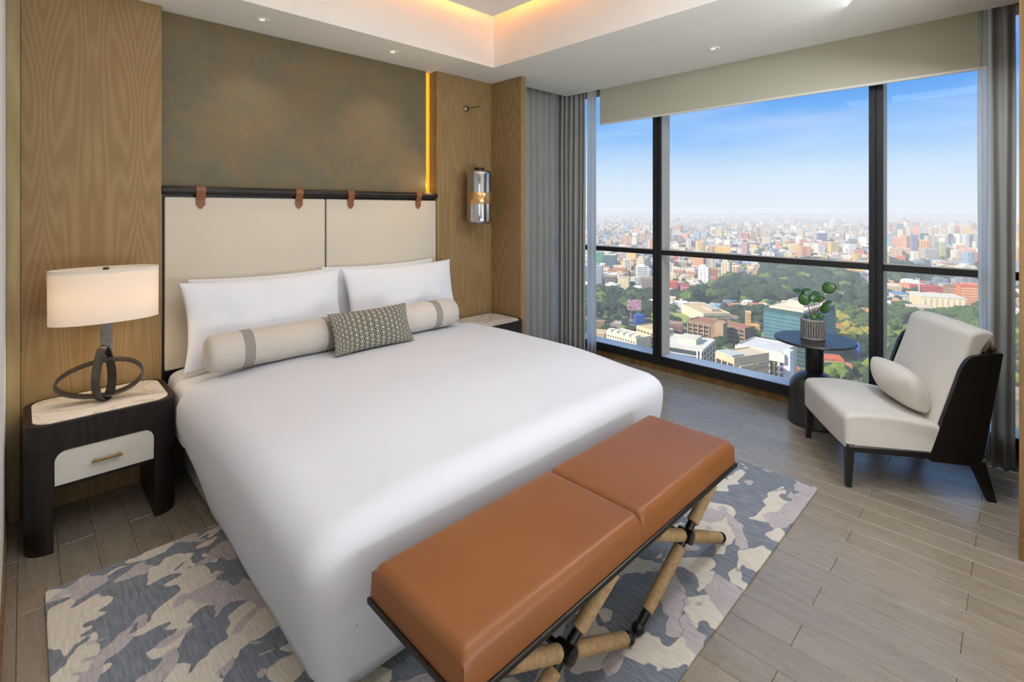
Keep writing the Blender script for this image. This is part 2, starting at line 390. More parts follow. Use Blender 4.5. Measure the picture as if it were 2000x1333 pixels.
# ================================================================== ROOM SHELL
CZ = 2.65
fl = struct('floor', box(BM(), -1.75, 4.42, -1.85, 3.6, -0.06, -0.012), M['floorbase'])
rng = random.Random(4)
pw = 0.1265; i0 = 0
def plank_mesh(w, l):
    b = BM(); g = 0.0005
    box(b, g, w-g, g, l-g, -0.012, 0.0, 0.0012, 1); return b
pm = {}
for i in range(-31, 16):
    x = 2.26 + i*pw
    if x > 4.2 or x < -1.72: continue
    j0 = 0.145 if i % 2 == 0 else 0.555
    y = j0 - 1.22*2
    while y < 3.5:
        a = max(y, -1.8); b_ = min(y+1.22, 3.5); l = round(b_-a, 3)
        if l > 0.05:
            if l not in pm: o = obj('floor_plank', plank_mesh(pw, l), M['plank'], fl); pm[l] = o
            else: o = pm[l].copy(); C.objects.link(o)
            o.location = (x, a, 0); o.parent = fl
        y += 1.22
# ceiling: ring slab with a raised tray
TX0, TX1, TY0, TY1 = -0.35, 2.73, -0.75, 3.0
b = BM()
box(b, -1.75, 3.12, TY1, 3.62, CZ, 3.3)
box(b, 3.12, 3.96, TY1, 3.25, CZ, 3.3)
box(b, TX1, 3.96, -1.85, TY1, CZ, 3.3)
box(b, -1.75, TX0, -1.85, TY1, CZ, 3.3)
box(b, TX0, TX1, -1.85, TY0, CZ, 3.3)
ce = struct('ceiling', b, M['ceil'])
b = BM(); box(b, TX0+0.12, TX1-0.12, TY0+0.12, TY1-0.12, 3.0, 3.03)
obj('tray_panel', b, M['ceil'], ce)
b = BM(); box(b, TX0-0.02, TX1+0.02, TY0-0.02, TY1+0.02, 3.16, 3.3); obj('tray_lid', b, M['ceil'], ce)
b = BM()
for (x0, x1, y0, y1) in ((TX0+.15, TX1-.15, TY1-.17, TY1-.15), (TX1-.17, TX1-.15, TY0+.15, TY1-.19), (TX0+.15, TX0+.17, TY0+.15, TY1-.19), (TX0+.19, TX1-.19, TY0+.15, TY0+.17)):
    box(b, x0, x1, y0, y1, 3.032, 3.050)
obj('cove_light_strip', b, M['led'], ce, label='warm glowing strip hidden above the tray edge')
b = BM(); box(b, 3.96, 4.42, -1.85, 3.62, 2.74, 3.3); box(b, 3.12, 3.96, 3.25, 3.62, 2.74, 3.3)
obj('curtain_pocket', b, M['ceil'], ce)
# headboard wall
wb = struct('wall_back', box(BM(), -1.75, 4.42, 3.52, 3.62, -0.06, 3.3), M['white'])
obj('wood_panel', box(BM(), -0.009, 0.56, 3.40, 3.515, 0, CZ-0.001, 0.002, 1), M['oak'], wb)
obj('wood_panel', box(BM(), 2.455, 3.067, 3.40, 3.515, 0, CZ-0.001, 0.002, 1), M['oak'], wb, label='oak veneer panel right of the headboard, behind the glass pendant')
obj('wallpaper_panel', box(BM(), 0.562, 2.400, 3.475, 3.505, 0, CZ-0.001, 0.001, 1), M['wallpaper'], wb, label='mottled bronze and grey wallpaper panel')
obj('niche_light_strip', box(BM(), 2.392, 2.4545, 3.506, 3.514, 0.3, CZ-0.004), M['niche'], wb, label='glowing amber light slot beside the wallpaper')
obj('corner_strip', box(BM(), -0.0575, -0.010, 3.385, 3.515, 0, CZ-0.001, 0.002, 1), M['oak_lit'], wb)
light('niche_glow', 'AREA', (2.43, 3.50, 1.7), 3.2, (1.0, 0.62, 0.22), rot=(PI/2, 0, PI/2+0.6), shape='RECTANGLE', size=0.03, size_y=1.7).rotation_euler = (Vector((-1, -0.25, 0))).to_track_quat('-Z', 'Z').to_euler()
# column between the bedside recess and the curtains
cw = struct('wall_corner', box(BM(), 3.067, 3.118, 3.02, 3.515, 0, CZ-0.001, 0.002, 1), M['oak'])
b = BM(); box(b, 3.1185, 3.1225, 3.02, 3.515, 0, CZ-0.001); obj('edge_band', b, plain('pale_edge', (178, 164, 116), 0.5), cw)
# left wall with its skirting
b = BM(); box(b, -0.16, -0.058, 2.2, 3.52, 0, CZ); box(b, -1.75, -0.16, 2.2, 2.3, 0, CZ)
struct('wall_left', b, M['white'])
struct('baseboard_left', box(BM(), -0.058, -0.050, 2.2, 3.38, 0.0, 0.07, 0.002, 1), M['oak3'])
struct('wall_entry', box(BM(), -1.85, -1.75, -1.95, 2.3, -0.06, 3.3), M['white'])
struct('wall_front', box(BM(), -1.85, 4.52, -1.95, -1.85, -0.06, 3.3), M['white'])
wr = struct('wall_right', box(BM(), 3.05, 4.42, -1.85, 0.008, 0.0, CZ), M['oak3'])
struct('baseboard_right', box(BM(), 3.045, 3.05, -1.85, 0.010, 0, 0.09, 0.001, 1), M['oak3'])
# outer shell keeps daylight out everywhere but the window
b = BM(); box(b, -1.85, 4.52, 3.62, 3.72, -0.4, 3.4); box(b, -1.95, -1.85, -1.95, 3.72, -0.4, 3.4); box(b, -1.95, 4.52, -2.05, -1.95, -0.4, 3.4)
box(b, -1.95, 4.52, -2.05, 3.72, 3.3, 3.5); box(b, -1.95, 4.52, -2.05, 3.72, -0.4, -0.06)
struct('tower_shell', b, M['ceil'])
# ------------------------------------------------------------------ window wall
WX = 4.20
wn = struct('window_1', box(BM(), 4.38, 4.44, -1.9, 3.62, 0.0, 0.125), M['sillgrey'])
def wpart(n, b, m, lab=None): return obj(n, b, m, wn, label=lab)
wpart('sill_fascia', box(BM(), WX, WX+0.02, 0.01, 2.318, 0.062, 0.140, 0.002, 1), M['black'])
wpart('sill_fascia', box(BM(), WX, WX+0.02, 2.320, 3.5, 0.062, 0.140, 0.002, 1), M['black'])
wpart('sill_top', box(BM(), WX+0.0205, 4.40, 0.01, 3.5, 0.10, 0.132), M['sillgrey'], 'pale grey metal sill shelf')
wpart('sill_plinth', box(BM(), WX+0.03, WX+0.05, 0.01, 3.5, 0.0, 0.099), M['oak3'], 'brown timber plinth under the sill')
for (y0, y1) in ((2.326, 2.410), (0.663, 0.744)):
    ym = (y0+y1)/2
    mu = wpart('mullion', box(BM(), WX+0.018, WX+0.17, y0+0.004, y1-0.004, 0.133, 2.86), M['mullside'], 'dark window post with pale grey flanks')
    b = BM(); box(b, WX-0.004, WX+0.0175, y0, ym-0.004, 0.141, 2.86, 0.002, 1); box(b, WX-0.004, WX+0.0175, ym+0.004, y1, 0.141, 2.86, 0.002, 1); box(b, WX+0.006, WX+0.0175, ym-0.004, ym+0.004, 0.141, 2.86)
    obj('post_cover', b, M['black'], mu)
for (y0, y1) in ((2.411, 3.5), (0.745, 2.325), (0.01, 0.662)):
    b = BM(); box(b, WX+0.001, WX+0.06, y0, y1, 1.078, 1.122, 0.002, 1); t = wpart('transom', b, M['black'], 'dark horizontal window rail')
    b = BM(); box(b, WX+0.004, WX+0.058, y0, y1, 1.1225, 1.127); obj('rail_cap', b, M['mullside'], t)
for (y0, y1) in ((2.41, 3.5), (0.744, 2.327), (0.01, 0.664)):
    wpart('window_pane', box(BM(), 4.355, 4.365, y0, y1, 0.133, 2.86), M['glass'])
wpart('head_rail', box(BM(), WX, 4.42, 0.01, 3.5, 2.71, 2.739), M['black'])
# roller blind
rb = empty('roller_blind', (4.12, 1.53, 2.34), label='pale greenish roller blind lowered a little over the top of the wide window', cat='blind')
obj('blind_cloth', box(BM(), -0.001, 0.001, -1.39, 1.42, 0.022, 0.38), M['blind'], rb)
obj('hem_bar', box(BM(), -0.009, 0.009, -1.39, 1.42, 0.0, 0.0215, 0.006, 3), M['hem'], rb, label='white hem bar')
# curtains
def curtain(name, path, z0, z1, wl, amp, mat, label, seed, group=None, bunch=0.15, th=0.003, nz=14):
    r = random.Random(seed); path = [Vector((p[0], p[1], 0)) for p in path]
    L = [0]
    for i in range(1, len(path)): L.append(L[-1]+(path[i]-path[i-1]).length)
    n = max(12, int(L[-1]/wl*14)); V = []; Fc = []
    ph = [r.uniform(-0.5, 0.5) for _ in range(40)]; am = [r.uniform(0.65, 1.15) for _ in range(40)]
    for k in range(nz+1):
        tz = k/nz; z = z0+(z1-z0)*tz
        for i in range(n+1):
            s = L[-1]*i/n; j = 0
            while j < len(L)-2 and L[j+1] < s: j += 1
            t = (s-L[j])/max(1e-6, L[j+1]-L[j]); p = path[j].lerp(path[j+1], t); d = (path[j+1]-path[j]).normalized(); nn = Vector((d.y, -d.x, 0))
            u = s/wl; kk = int(u) % 40; a = amp*am[kk]*(0.75+0.35*(1-tz))
            w = math.sin(2*PI*u + ph[kk]*bunch*2 + 0.5*noise.noise(Vector((u*0.7, tz*1.6, seed)))*2)
            w = math.copysign(abs(w)**0.75, w)
            p = p + nn*(w*a + 0.008*noise.noise(Vector((u*2, tz*2, seed+3)))) + d*(0.012*noise.noise(Vector((u, tz*2.2, seed+9))))
            V.append((p.x, p.y, z))
    for k in range(nz):
        for i in range(n):
            a = k*(n+1)+i; Fc.append((a, a+1, a+n+2, a+n+1))
    o = obj(name, (V, Fc), mat, smooth=True); sm = o.modifiers.new('thick', 'SOLIDIFY'); sm.thickness = th
    return tag(o, label, 'curtain', group)
curtain('drape', [(3.15, 3.34), (3.86, 3.34)], 0.02, 2.735, 0.095, 0.030, M['curtain'], 'grey pleated drape hanging flat along the wall beside the oak column', 1)
curtain('drape', [(3.985, 3.40), (4.00, 3.03)], 0.02, 2.735, 0.058, 0.026, M['curtain'], 'tightly gathered grey drape at the left end of the window', 2)
curtain('sheer_curtain', [(4.115, 3.10), (4.115, 2.99)], 0.02, 2.735, 0.05, 0.018, M['sheer'], 'narrow white sheer curtain at the left edge of the window glass', 3)
curtain('sheer_curtain', [(4.115, 0.185), (4.115, 0.125)], 0.02, 2.735, 0.04, 0.016, M['sheer'], 'narrow white sheer curtain at the right edge of the window behind the chair', 4)
curtain('drape', [(4.03, 0.125), (4.02, 0.028)], 0.02, 2.735, 0.05, 0.024, M['curtain'], 'grey drape stacked at the right end of the window behind the chair', 5)
# ------------------------------------------------------------------ ceiling spotlights
def downlight(x, y, lab, e=9.0, rx=0.0):
    o = empty('ceiling_spotlight', (x, y, CZ), label=lab, cat='ceiling light')
    b = BM(); lathe(b, [(0.026, -0.002), (0.034, -0.005), (0.042, -0.0045), (0.044, 0.0)], 28); obj('trim_ring', b, M['ceil'], o, smooth=True)
    b = BM(); lathe(b, [(0.0, -0.001), (0.013, -0.0022), (0.024, -0.001)], 20); obj('lamp_lens', b, M['spotglow'], o)
    l = light('spotlight_beam', 'SPOT', (x, y, CZ-0.02), e, (1.0, 0.86, 0.70), spot_size=math.radians(95), spot_blend=0.8, shadow_soft_size=0.03)
    return o
downlight(1.034, 3.218, 'small recessed ceiling spotlight above the left half of the headboard', 7)
downlight(1.926, 3.21, 'small recessed ceiling spotlight above the right half of the headboard', 7)
downlight(3.527, 1.544, 'small recessed ceiling spotlight near the window blind', 10)
# ================================================================== RUG
b = BM(); prism(b, rrect(0.06, 3.03, 0.76, 2.66, 0.02, 4), 'z', 0.0, 0.014, 0.004, 2)
rg = obj('area_rug', b, M['rug']); tag(rg, 'large wool rug with a carved camouflage pattern in slate, cream and mauve under the bed', 'rug')
# ================================================================== HEADBOARD
hb = empty('headboard', (1.51, 3.42, 0.3), label='wide cream upholstered headboard hung by tan straps from a dark rail', cat='headboard')
def L_(o, px, py, pz):  # world -> local helper for parts written in world coordinates
    o.data.transform(Matrix.Translation((-px, -py, -pz))); return o
def hpart(n, b, m, **k): return L_(obj(n, b, m, hb, **k), 1.51, 3.42, 0.3)
b = BM(); box(b, 0.562, 2.453, 3.432, 3.470, 0.30, 1.60)
hpart('back_frame', b, M['ebony'])
for x0, x1 in ((0.574, 1.507), (1.517, 2.450)):
    b = BM(); box(b, x0, x1, 3.402, 3.431, 0.578, 1.571, 0.008, 3); hpart('panel', b, M['cream'], smooth=True, sharp=50)
b = BM(); tube(b, [(0.562, 3.405, 1.610), (2.453, 3.405, 1.610)], 0.024, 20); hpart('rail', b, M['darkwood'], smooth=True, sharp=40)
for x in (0.750, 1.324, 1.693, 2.271):
    b = BM(); w = 0.024; R = 0.026
    prof = [(3.405-R-0.002-0.0, 1.512)]
    pts = [(3.3975, 1.555), (3.381, 1.60)]
    for i in range(7):
        t = math.radians(190-30*i); pts.append((3.405+math.cos(t)*R, 1.610+math.sin(t)*R))
    pts = [(3.397, 1.535)] + pts + [(3.4295, 1.58)]
    th = 0.004; top = []
    for (yy, zz) in pts: top.append((yy, zz))
    vs = []
    for k, (yy, zz) in enumerate(top):
        a = Vector(top[max(0, k-1)]); c = Vector(top[min(len(top)-1, k+1)]); d = (c-a).normalized(); nn = Vector((-d.y, d.x))*th/2
        vs.append([b.verts.new((x-w, yy+nn.x, zz+nn.y)), b.verts.new((x+w, yy+nn.x, zz+nn.y)), b.verts.new((x+w, yy-nn.x, zz-nn.y)), b.verts.new((x-w, yy-nn.x, zz-nn.y))])
    for k in range(len(vs)-1):
        for q in range(4): b.faces.new((vs[k][q], vs[k][(q+1) % 4], vs[k+1][(q+1) % 4], vs[k+1][q]))
    b.faces.new(vs[0]); b.faces.new(vs[-1][::-1])
    prism(b, [(x-w, 1.537), (x-w, 1.528), (x-w*0.35, 1.508), (x, 1.502), (x+w*0.35, 1.508), (x+w, 1.528), (x+w, 1.537)], 'y', 3.395, 3.399)
    s = hpart('hanging_strap', b, M['strap'])
    b = BM(); lathe(b, [(0.0045, 0), (0.0045, 0.001), (0.002, 0.003), (0, 0.0032)], 12); b.transform(Matrix.Rotation(PI/2, 4, 'X')); b.transform(Matrix.Translation((x-1.51, 3.3945-3.42, 1.522-0.3)))
    obj('stud', b, M['brass'], s)
# ================================================================== BED
bed = empty('bed', (1.51, 2.42, 0.0), label='king size bed base and white mattress under the duvet', cat='bed')
def bpart(n, b, m, **k): return L_(obj(n, b, m, bed, **k), 1.51, 2.42, 0)
b = BM(); box(b, 0.655, 2.365, 1.45, 3.40, 0.016, 0.26, 0.012, 2); bpart('bed_base', b, M['base'], smooth=True, sharp=40)
b = BM(); box(b, 0.66, 2.38, 1.52, 3.395, 0.262, 0.54, 0.06, 4); bpart('mattress', b, M['linen'], smooth=True)
def drape_box(x0, x1, y0, y1, top, hem, R=0.05, lf=0.0, ff=0.0, cr=0.05, taper=0.04, wr=0.006, seed=0, K=10, taper_y0=0.05, nside=40):
    # cloth lying on a box: flat grid top, rounded edges, tapering skirts
    V = []; Fc = []
    def outline(ins, rad, n):
        P = []
        X0, X1, Y0, Y1 = x0+ins+lf*min(ins, R), x1-ins, y0+ins+ff*min(ins, R), y1-ins; r = max(0.006, rad)
        seg = [((X0+r, Y0), (X1-r, Y0)), ((X1, Y0+r), (X1, Y1-r)), ((X1-r, Y1), (X0+r, Y1)), ((X0, Y1-r), (X0, Y0+r))]
        cen = [(X1-r, Y0+r, -90), (X1-r, Y1-r, 0), (X0+r, Y1-r, 90), (X0+r, Y0+r, 180)]
        for (a, c), (cx, cy, a0) in zip(seg, cen):
            for i in range(n): t = i/n; P.append((a[0]+(c[0]-a[0])*t, a[1]+(c[1]-a[1])*t))
            for i in range(6): t = math.radians(a0+90*i/6); P.append((cx+r*math.cos(t), cy+r*math.sin(t)))
        return P
    half = min(x1-x0, y1-y0)/2-0.02-R*max(lf, ff)/2
    rings = []
    for i in range(K, 0, -1):
        ins = R + (half-R)*(i/K)**1.3; rings.append((outline(ins, cr*0.6, nside), 'top', 0))
    for i in range(0, 7):
        t = i/6*PI/2; rings.append((outline(R*(1-math.sin(t)), cr, nside), 'edge', R*(1-math.cos(t))))
    for i in range(1, 13): rings.append((outline(0, cr, nside), 'side', i/12))
    m = len(rings[0][0])
    for P, kind, q in rings:
        for (x, y) in P:
            zt = top(x, y); Rz = R*(1+lf*0.8*(1-ss(0, R*(1+lf)+0.02, x-x0))+ff*0.5*(1-ss(0, R*(1+ff)+0.02, y-y0)))
            if kind == 'top': z = zt + wr*0.7*noise.noise(Vector((x*3.1, y*3.1, seed)))
            elif kind == 'edge': z = zt - q*Rz/R
            else:
                h = hem(x, y); z = (zt-Rz) + (h-(zt-Rz))*q
                fx = (x-(x0+x1)/2)/((x1-x0)/2); fy = (y-(y0+y1)/2)/((y1-y0)/2)
                bul = 0.012*math.sin(PI*q) + wr*1.6*noise.noise(Vector((x*2.2, y*2.2, q*1.2+seed)))*q
                if abs(fx) > abs(fy)*0.999 or abs(fx) > 0.985: x += math.copysign((bul - taper*q**1.2), fx)
                if abs(fy) > 0.985 and fy < 0: y += -bul + taper_y0*q**1.2
            V.append((x, y, z))
    for k in range(len(rings)-1):
        for i in range(m): Fc.append((k*m+i, k*m+(i+1) % m, (k+1)*m+(i+1) % m, (k+1)*m+i))
    # close the middle along a line, so that no large face is left
    bx0, bx1, by0, by1 = min(p[0] for p in V[:m]), max(p[0] for p in V[:m]), min(p[1] for p in V[:m]), max(p[1] for p in V[:m]); hw_ = min(bx1-bx0, by1-by0)/2
    x_a, x_b, y_a, y_b = bx0+hw_, bx1-hw_, by0+hw_, by1-hw_
    if x_a > x_b: x_a = x_b = (x0+x1)/2
    if y_a > y_b: y_a = y_b = (y0+y1)/2
    n0 = len(V)
    for (x, y, z) in V[:m]:
        xn, yn = min(max(x, x_a), x_b), min(max(y, y_a), y_b); V.append((xn, yn, top(xn, yn)+wr*0.7*noise.noise(Vector((xn*3.1, yn*3.1, seed)))))
    for i in range(m): Fc.append((n0+i, n0+(i+1) % m, (i+1) % m, i))
    bm_ = BM(); vv = [bm_.verts.new(p) for p in V]
    for f in Fc:
        try: bm_.faces.new([vv[i] for i in f])
        except ValueError: pass
    bmesh.ops.remove_doubles(bm_, verts=bm_.verts, dist=0.0008); bm_.verts.index_update()
    V = [tuple(v.co) for v in bm_.verts]; Fc = [tuple(v.index for v in f.verts) for f in bm_.faces]; bm_.free()
    return V, Fc
# fitted sheet turned over the head half of the mattress
V, Fc = drape_box(0.585, 2.430, 2.88, 3.395, lambda x, y: 0.618 - 0.03*(1-ss(0.6, 0.9, x)), lambda x, y: 0.30, R=0.06, cr=0.03, taper=0.0, wr=0.010, seed=3, K=4, nside=24)
o = obj('flat_sheet', (V, Fc), M['linen'], smooth=True, sharp=70); tag(o, 'white flat sheet tucked over the pillow end of the mattress', 'bed sheet')
V, Fc = drape_box(0.568, 2.448, 2.86, 3.18, lambda x, y: 0.624 - 0.03*(1-ss(0.6, 0.9, x)), lambda x, y: 0.33, R=0.06, cr=0.03, taper=0.0, wr=0.012, seed=17, K=4, nside=24)
o = obj('top_sheet', (V, Fc), M['linen'], smooth=True, sharp=70); tag(o, 'white top sheet edge showing between the duvet and the pillows', 'bed sheet')
def dtop(x, y): return 0.606 - 0.03*(1-ss(0.56, 1.15, x))**2 + 0.042*ss(1.38, 2.0, y) - 0.012*ss(2.5, 2.98, y) + 0.006*math.cos((x-1.5)*2.2)
def dhem(x, y): return 0.075 + 0.02*ss(1.4, 2.4, y) + 0.20*ss(2.6, 2.99, y) + 0.006*noise.noise(Vector((x*4, y*4, 1)))
V, Fc = drape_box(0.545, 2.475, 1.340, 2.995, dtop, dhem, R=0.055, lf=1.5, ff=0.8, cr=0.06, taper=-0.0, wr=0.006, seed=8, K=12, taper_y0=0.0)
V2 = []
for (x, y, z) in V:   # the skirts lean inwards towards the base
    q = ss(0.55, 0.06, z)
    if z < 0.56:
        if x < 0.66: x += 0.085*q
        if x > 2.35: x -= 0.085*q
        if y < 1.45: y += 0.070*q
    V2.append((x, y, z))
o = obj('duvet', (V2, Fc), M['linen'], smooth=True, sharp=75); tag(o, 'smooth white duvet covering the bed down to the floor', 'duvet')
o.modifiers.new('thick', 'SOLIDIFY').thickness = 0.006
# ------------------------------------------------------------------ pillows
def pillow(name, w, h, t, mat, loc, rot, label, cat, group=None, pinch=0.075, sq=0.0, seed=0, n=30, wr=0.012, uv=False, power=0.42):
    b = BM(); uvl = b.loops.layers.uv.new('UVMap'); G = {}
    for side in (1, -1):
        for i in range(n+1):
            for j in range(n+1):
                u = -1+2*i/n; v = -1+2*j/n
                if side == -1 and (i in (0, n) or j in (0, n)): G[(side, i, j)] = G[(1, i, j)]; continue
                uu = math.sin(u*PI/2*0.9)/math.sin(PI/2*0.9); vv = math.sin(v*PI/2*0.9)/math.sin(PI/2*0.9)
                x = uu*w/2*(1-pinch*(1-vv*vv)*abs(uu)**3); z = vv*h/2*(1-pinch*(1-uu*uu)*abs(vv)**3)
                if sq: k_ = 1-sq*(abs(uu)*abs(vv))**2; x *= k_; z *= k_
                th = t/2*max(0, (1-uu**4))**power*max(0, (1-vv**4))**power*(0.55+0.45*(1-uu*uu)*(1-vv*vv)) 
                y = -side*(th+0.002) + wr*th/t*4*noise.noise(Vector((x*7+seed, z*7, side*2.0)))
                q = b.verts.new((x, y, z)); G[(side, i, j)] = q
    for side in (1, -1):
        for i in range(n):
            for j in range(n):
                vs = [G[(side, i, j)], G[(side, i+1, j)], G[(side, i+1, j+1)], G[(side, i, j+1)]]
                uvs = [((i)/n, j/n), ((i+1)/n, j/n), ((i+1)/n, (j+1)/n), (i/n, (j+1)/n)]
                if side == -1: vs = vs[::-1]; uvs = uvs[::-1]
                f = b.faces.new(vs)
                for lp, q in zip(f.loops, uvs): lp[uvl].uv = q
    me = bpy.data.meshes.new(name); b.to_mesh(me); b.free(); me.materials.append(mat); me.shade_smooth()
    o = bpy.data.objects.new(name, me); C.objects.link(o); o.location = loc; o.rotation_euler = rot
    return tag(o, label, cat, group)
lean = math.radians(-20)
pillow('pillow', 0.93, 0.50, 0.10, M['linen2'], (1.135, 3.318, 0.850), (math.radians(-12), 0, 0.0), 'white pillow standing behind the left front pillow against the headboard', 'pillow', seed=1)
pillow('pillow', 0.93, 0.50, 0.10, M['linen2'], (1.925, 3.318, 0.858), (math.radians(-12), 0, 0.0), 'white pillow standing behind the right front pillow against the headboard', 'pillow', seed=2)
pillow('pillow', 0.93, 0.49, 0.16, M['linen2'], (1.072, 3.185, 0.856), (math.radians(-15), 0.0, 0.0), 'white front pillow on the left half of the bed, behind the long bolster', 'pillow', seed=5)
pillow('pillow', 0.93, 0.49, 0.16, M['linen2'], (2.010, 3.185, 0.858), (math.radians(-15), 0.0, 0.0), 'white front pillow on the right half of the bed, behind the long bolster', 'pillow', seed=9)
# bolster along x
bo = empty('bolster', (1.47, 2.94, 0.748), label='long round beige bolster cushion with grey bands lying across the bed', cat='cushion')
R = 0.098
prof = [(0.0, -0.795), (0.05, -0.800), (0.078, -0.795), (0.092, -0.780), (R, -0.755)] + [(R+0.0015*math.sin(i*1.7), -0.755+1.51*i/24) for i in range(1, 24)] + [(R, 0.755), (0.092, 0.780), (0.078, 0.795), (0.05, 0.800), (0.0, 0.795)]
b = BM(); lathe(b, prof, 40); b.transform(Matrix.Rotation(PI/2, 4, 'Y')); obj('bolster_cover', b, M['bolster'], bo, smooth=True)
for xb in (-0.612, -0.165, 0.205, 0.612):
    b = BM(); lathe(b, [(R-0.003, xb-0.026), (R+0.0022, xb-0.025), (R+0.0022, xb+0.025), (R-0.003, xb+0.026)], 40); b.transform(Matrix.Rotation(PI/2, 4, 'Y'))
    obj('woven_band', b, M['band'], bo, smooth=True, sharp=40, label='grey woven band')
pillow('lumbar_cushion', 0.53, 0.25, 0.12, M['cushion'], (1.53, 2.783, 0.772), (math.radians(-24), math.radians(0), math.radians(0)), 'small dark cushion with a pale dotted geometric weave leaning on the bolster', 'cushion', pinch=0.07, seed=12, wr=0.006)
# ================================================================== NIGHTSTANDS
def nightstand(x, y, lab):
    t = empty('nightstand', (x, y, 0), label=lab, cat='nightstand')
    Wd, D, H = 0.553, 0.43, 0.56
    O = rrect(0, Wd, 0, D, 0.085, 8); b = BM()
    prism(b, O, 'z', 0.437, H, 0.004, 2)
    def clip(x0, x1): return [(min(max(px, x0), x1), py) for px, py in O if x0-1e-6 <= px <= x1+1e-6]
    Lg = [(px, py) for px, py in O if px < 0.0855]; 
    Lp = [(0.095, 0.0)] ; Lp = [(0.095, D)] + [p for p in Lg] + [(0.095, 0.0)]
    prism(b, Lp, 'z', 0.0, 0.4368); prism(b, [(Wd-px, py) for px, py in Lp][::-1], 'z', 0.0, 0.4368)
    for s in (1, -1):
        cx = 0.095 if s == 1 else Wd-0.095; r = 0.045
        P = [(cx, 0.4368), (cx+s*r, 0.4368)] + [(cx+s*r-s*r*math.sin(a*PI/12), 0.4368-r+r*math.cos(a*PI/12)) for a in range(1, 7)]
        prism(b, P if s == 1 else P[::-1], 'y', 0.004, D-0.01)
    obj('body', b, M['darkwood'], t)
    obj('marble_top', prism(BM(), rrect(0.028, Wd-0.028, 0.022, D-0.022, 0.07, 8), 'z', H-0.004, H+0.003, 0.0015, 1), M['marble'], t, label='white veined marble top')
    P = [(0.0975, 0.285), (Wd-0.0975, 0.285)]; r = 0.045; X1 = Wd-0.0975; X0 = 0.0975; Z1 = 0.4345
    P += [(X1-r+r*math.cos(a*PI/12), Z1-r+r*math.sin(a*PI/12)) for a in range(0, 7)] + [(X0+r-r*math.sin(a*PI/12), Z1-r+r*math.cos(a*PI/12)) for a in range(0, 7)]
    dr = obj('drawer', prism(BM(), P, 'y', 0.006, 0.026, 0.002, 1), M['drawer'], t, label='off-white drawer front with rounded upper corners')
    obj('drawer_box', box(BM(), 0.0955, Wd-0.0955, 0.030, D-0.02, 0.262, 0.39), M['darkwood'], t)
    hd = BM(); box(hd, Wd/2-0.055, Wd/2+0.055, -0.020, -0.010, 0.352, 0.364, 0.002, 2); box(hd, Wd/2-0.045, Wd/2-0.038, -0.010, 0.006, 0.354, 0.362); box(hd, Wd/2+0.038, Wd/2+0.045, -0.010, 0.006, 0.354, 0.362)
    obj('handle', hd, M['brass'], dr)
    return t
nightstand(0.0, 2.952, 'dark wooden nightstand with marble top and white drawer, under the table lamp')
nightstand(2.508, 2.952, 'dark nightstand with pale stone top on the window side of the bed')
# ================================================================== TABLE LAMP
lp = empty('table_lamp', (0.292, 3.16, 0.563), label='table lamp with oval white drum shade on looped metal bands, on the left nightstand', cat='lamp')
b = BM(); n = 64; a_, b2 = 0.213, 0.105; prof = [(1.0, 0.392), (1.012, 0.648)]
lathe(b, [(1.0, 0.392), (1.006, 0.648), (0.992, 0.648), (0.986, 0.392)], n, 0, 0, a_, b2, closed=True)
sh = obj('shade', b, M['shade'], lp, smooth=True, sharp=40)
b = BM(); lathe(b, [(0.0, 0.632), (0.984, 0.632), (0.984, 0.635), (0.0, 0.635)], n, 0, 0, a_, b2); obj('diffuser', b, M['shade'], sh, smooth=False)
b = BM(); lathe(b, [(0.0, 0.635), (0.013, 0.636), (0.013, 0.650), (0.0, 0.653)], 16); obj('finial', b, M['lampmetal'], sh, smooth=True, sharp=40)
def band(pts, nrm, wd, th, closed=True):
    b = BM(); pts = [Vector(p) for p in pts]; nrm = Vector(nrm).normalized(); n = len(pts); rings = []
    for i, p in enumerate(pts):
        a = pts[(i-1) % n] if closed else pts[max(0, i-1)]; c = pts[(i+1) % n] if closed else pts[min(n-1, i+1)]
        d = (c-a).normalized(); o_ = d.cross(nrm).normalized(); w = nrm - d*nrm.dot(d); w.normalize()
        rings.append([b.verts.new(p+o_*th/2*sx_+w*wd/2*sy_) for sx_, sy_ in ((1, 1), (1, -1), (-1, -1), (-1, 1))])
    for i in range(n if closed else n-1):
        for q in range(4): b.faces.new((rings[i][q], rings[i][(q+1) % 4], rings[(i+1) % n][(q+1) % 4], rings[(i+1) % n][q]))
    if not closed: b.faces.new(rings[0]); b.faces.new(rings[-1][::-1])
    return b
pts = []
for i in range(48):
    t = 2*PI*i/48; x = 0.163*math.cos(t); z = 0.082*math.sin(t)
    z *= 1.0+0.15*math.cos(t)
    pts.append((x-0.022, -0.035*math.cos(t)+0.01*math.sin(t), 0.108+z+0.008*math.cos(t)))
obj('ring_band', band(pts, (0.12, 1, 0.12), 0.040, 0.010), M['lampmetal'], lp, smooth=True, sharp=50)
pts = []; ang = math.radians(38); dx, dy = math.cos(ang), math.sin(ang)
for i in range(48):
    t = 2*PI*i/48; z = math.sin(t); wd_ = 0.050*(1-0.5*((z+1)/2)**1.5)
    pts.append((-0.010+dx*wd_*math.cos(t)*-1, dy*wd_*math.cos(t)*-1-0.02, 0.134+0.130*z))
obj('loop_band', band(pts, (math.sin(ang), -math.cos(ang), 0), 0.046, 0.006), M['lampmetal'], lp, smooth=True, sharp=50)
pts = [(0, 0.0, 0.60), (0, 0.0, 0.40), (0, 0.0, 0.32), (0, -0.002, 0.25), (0, -0.008, 0.205), (0, -0.022, 0.185), (0, -0.036, 0.192), (0, -0.042, 0.212)]
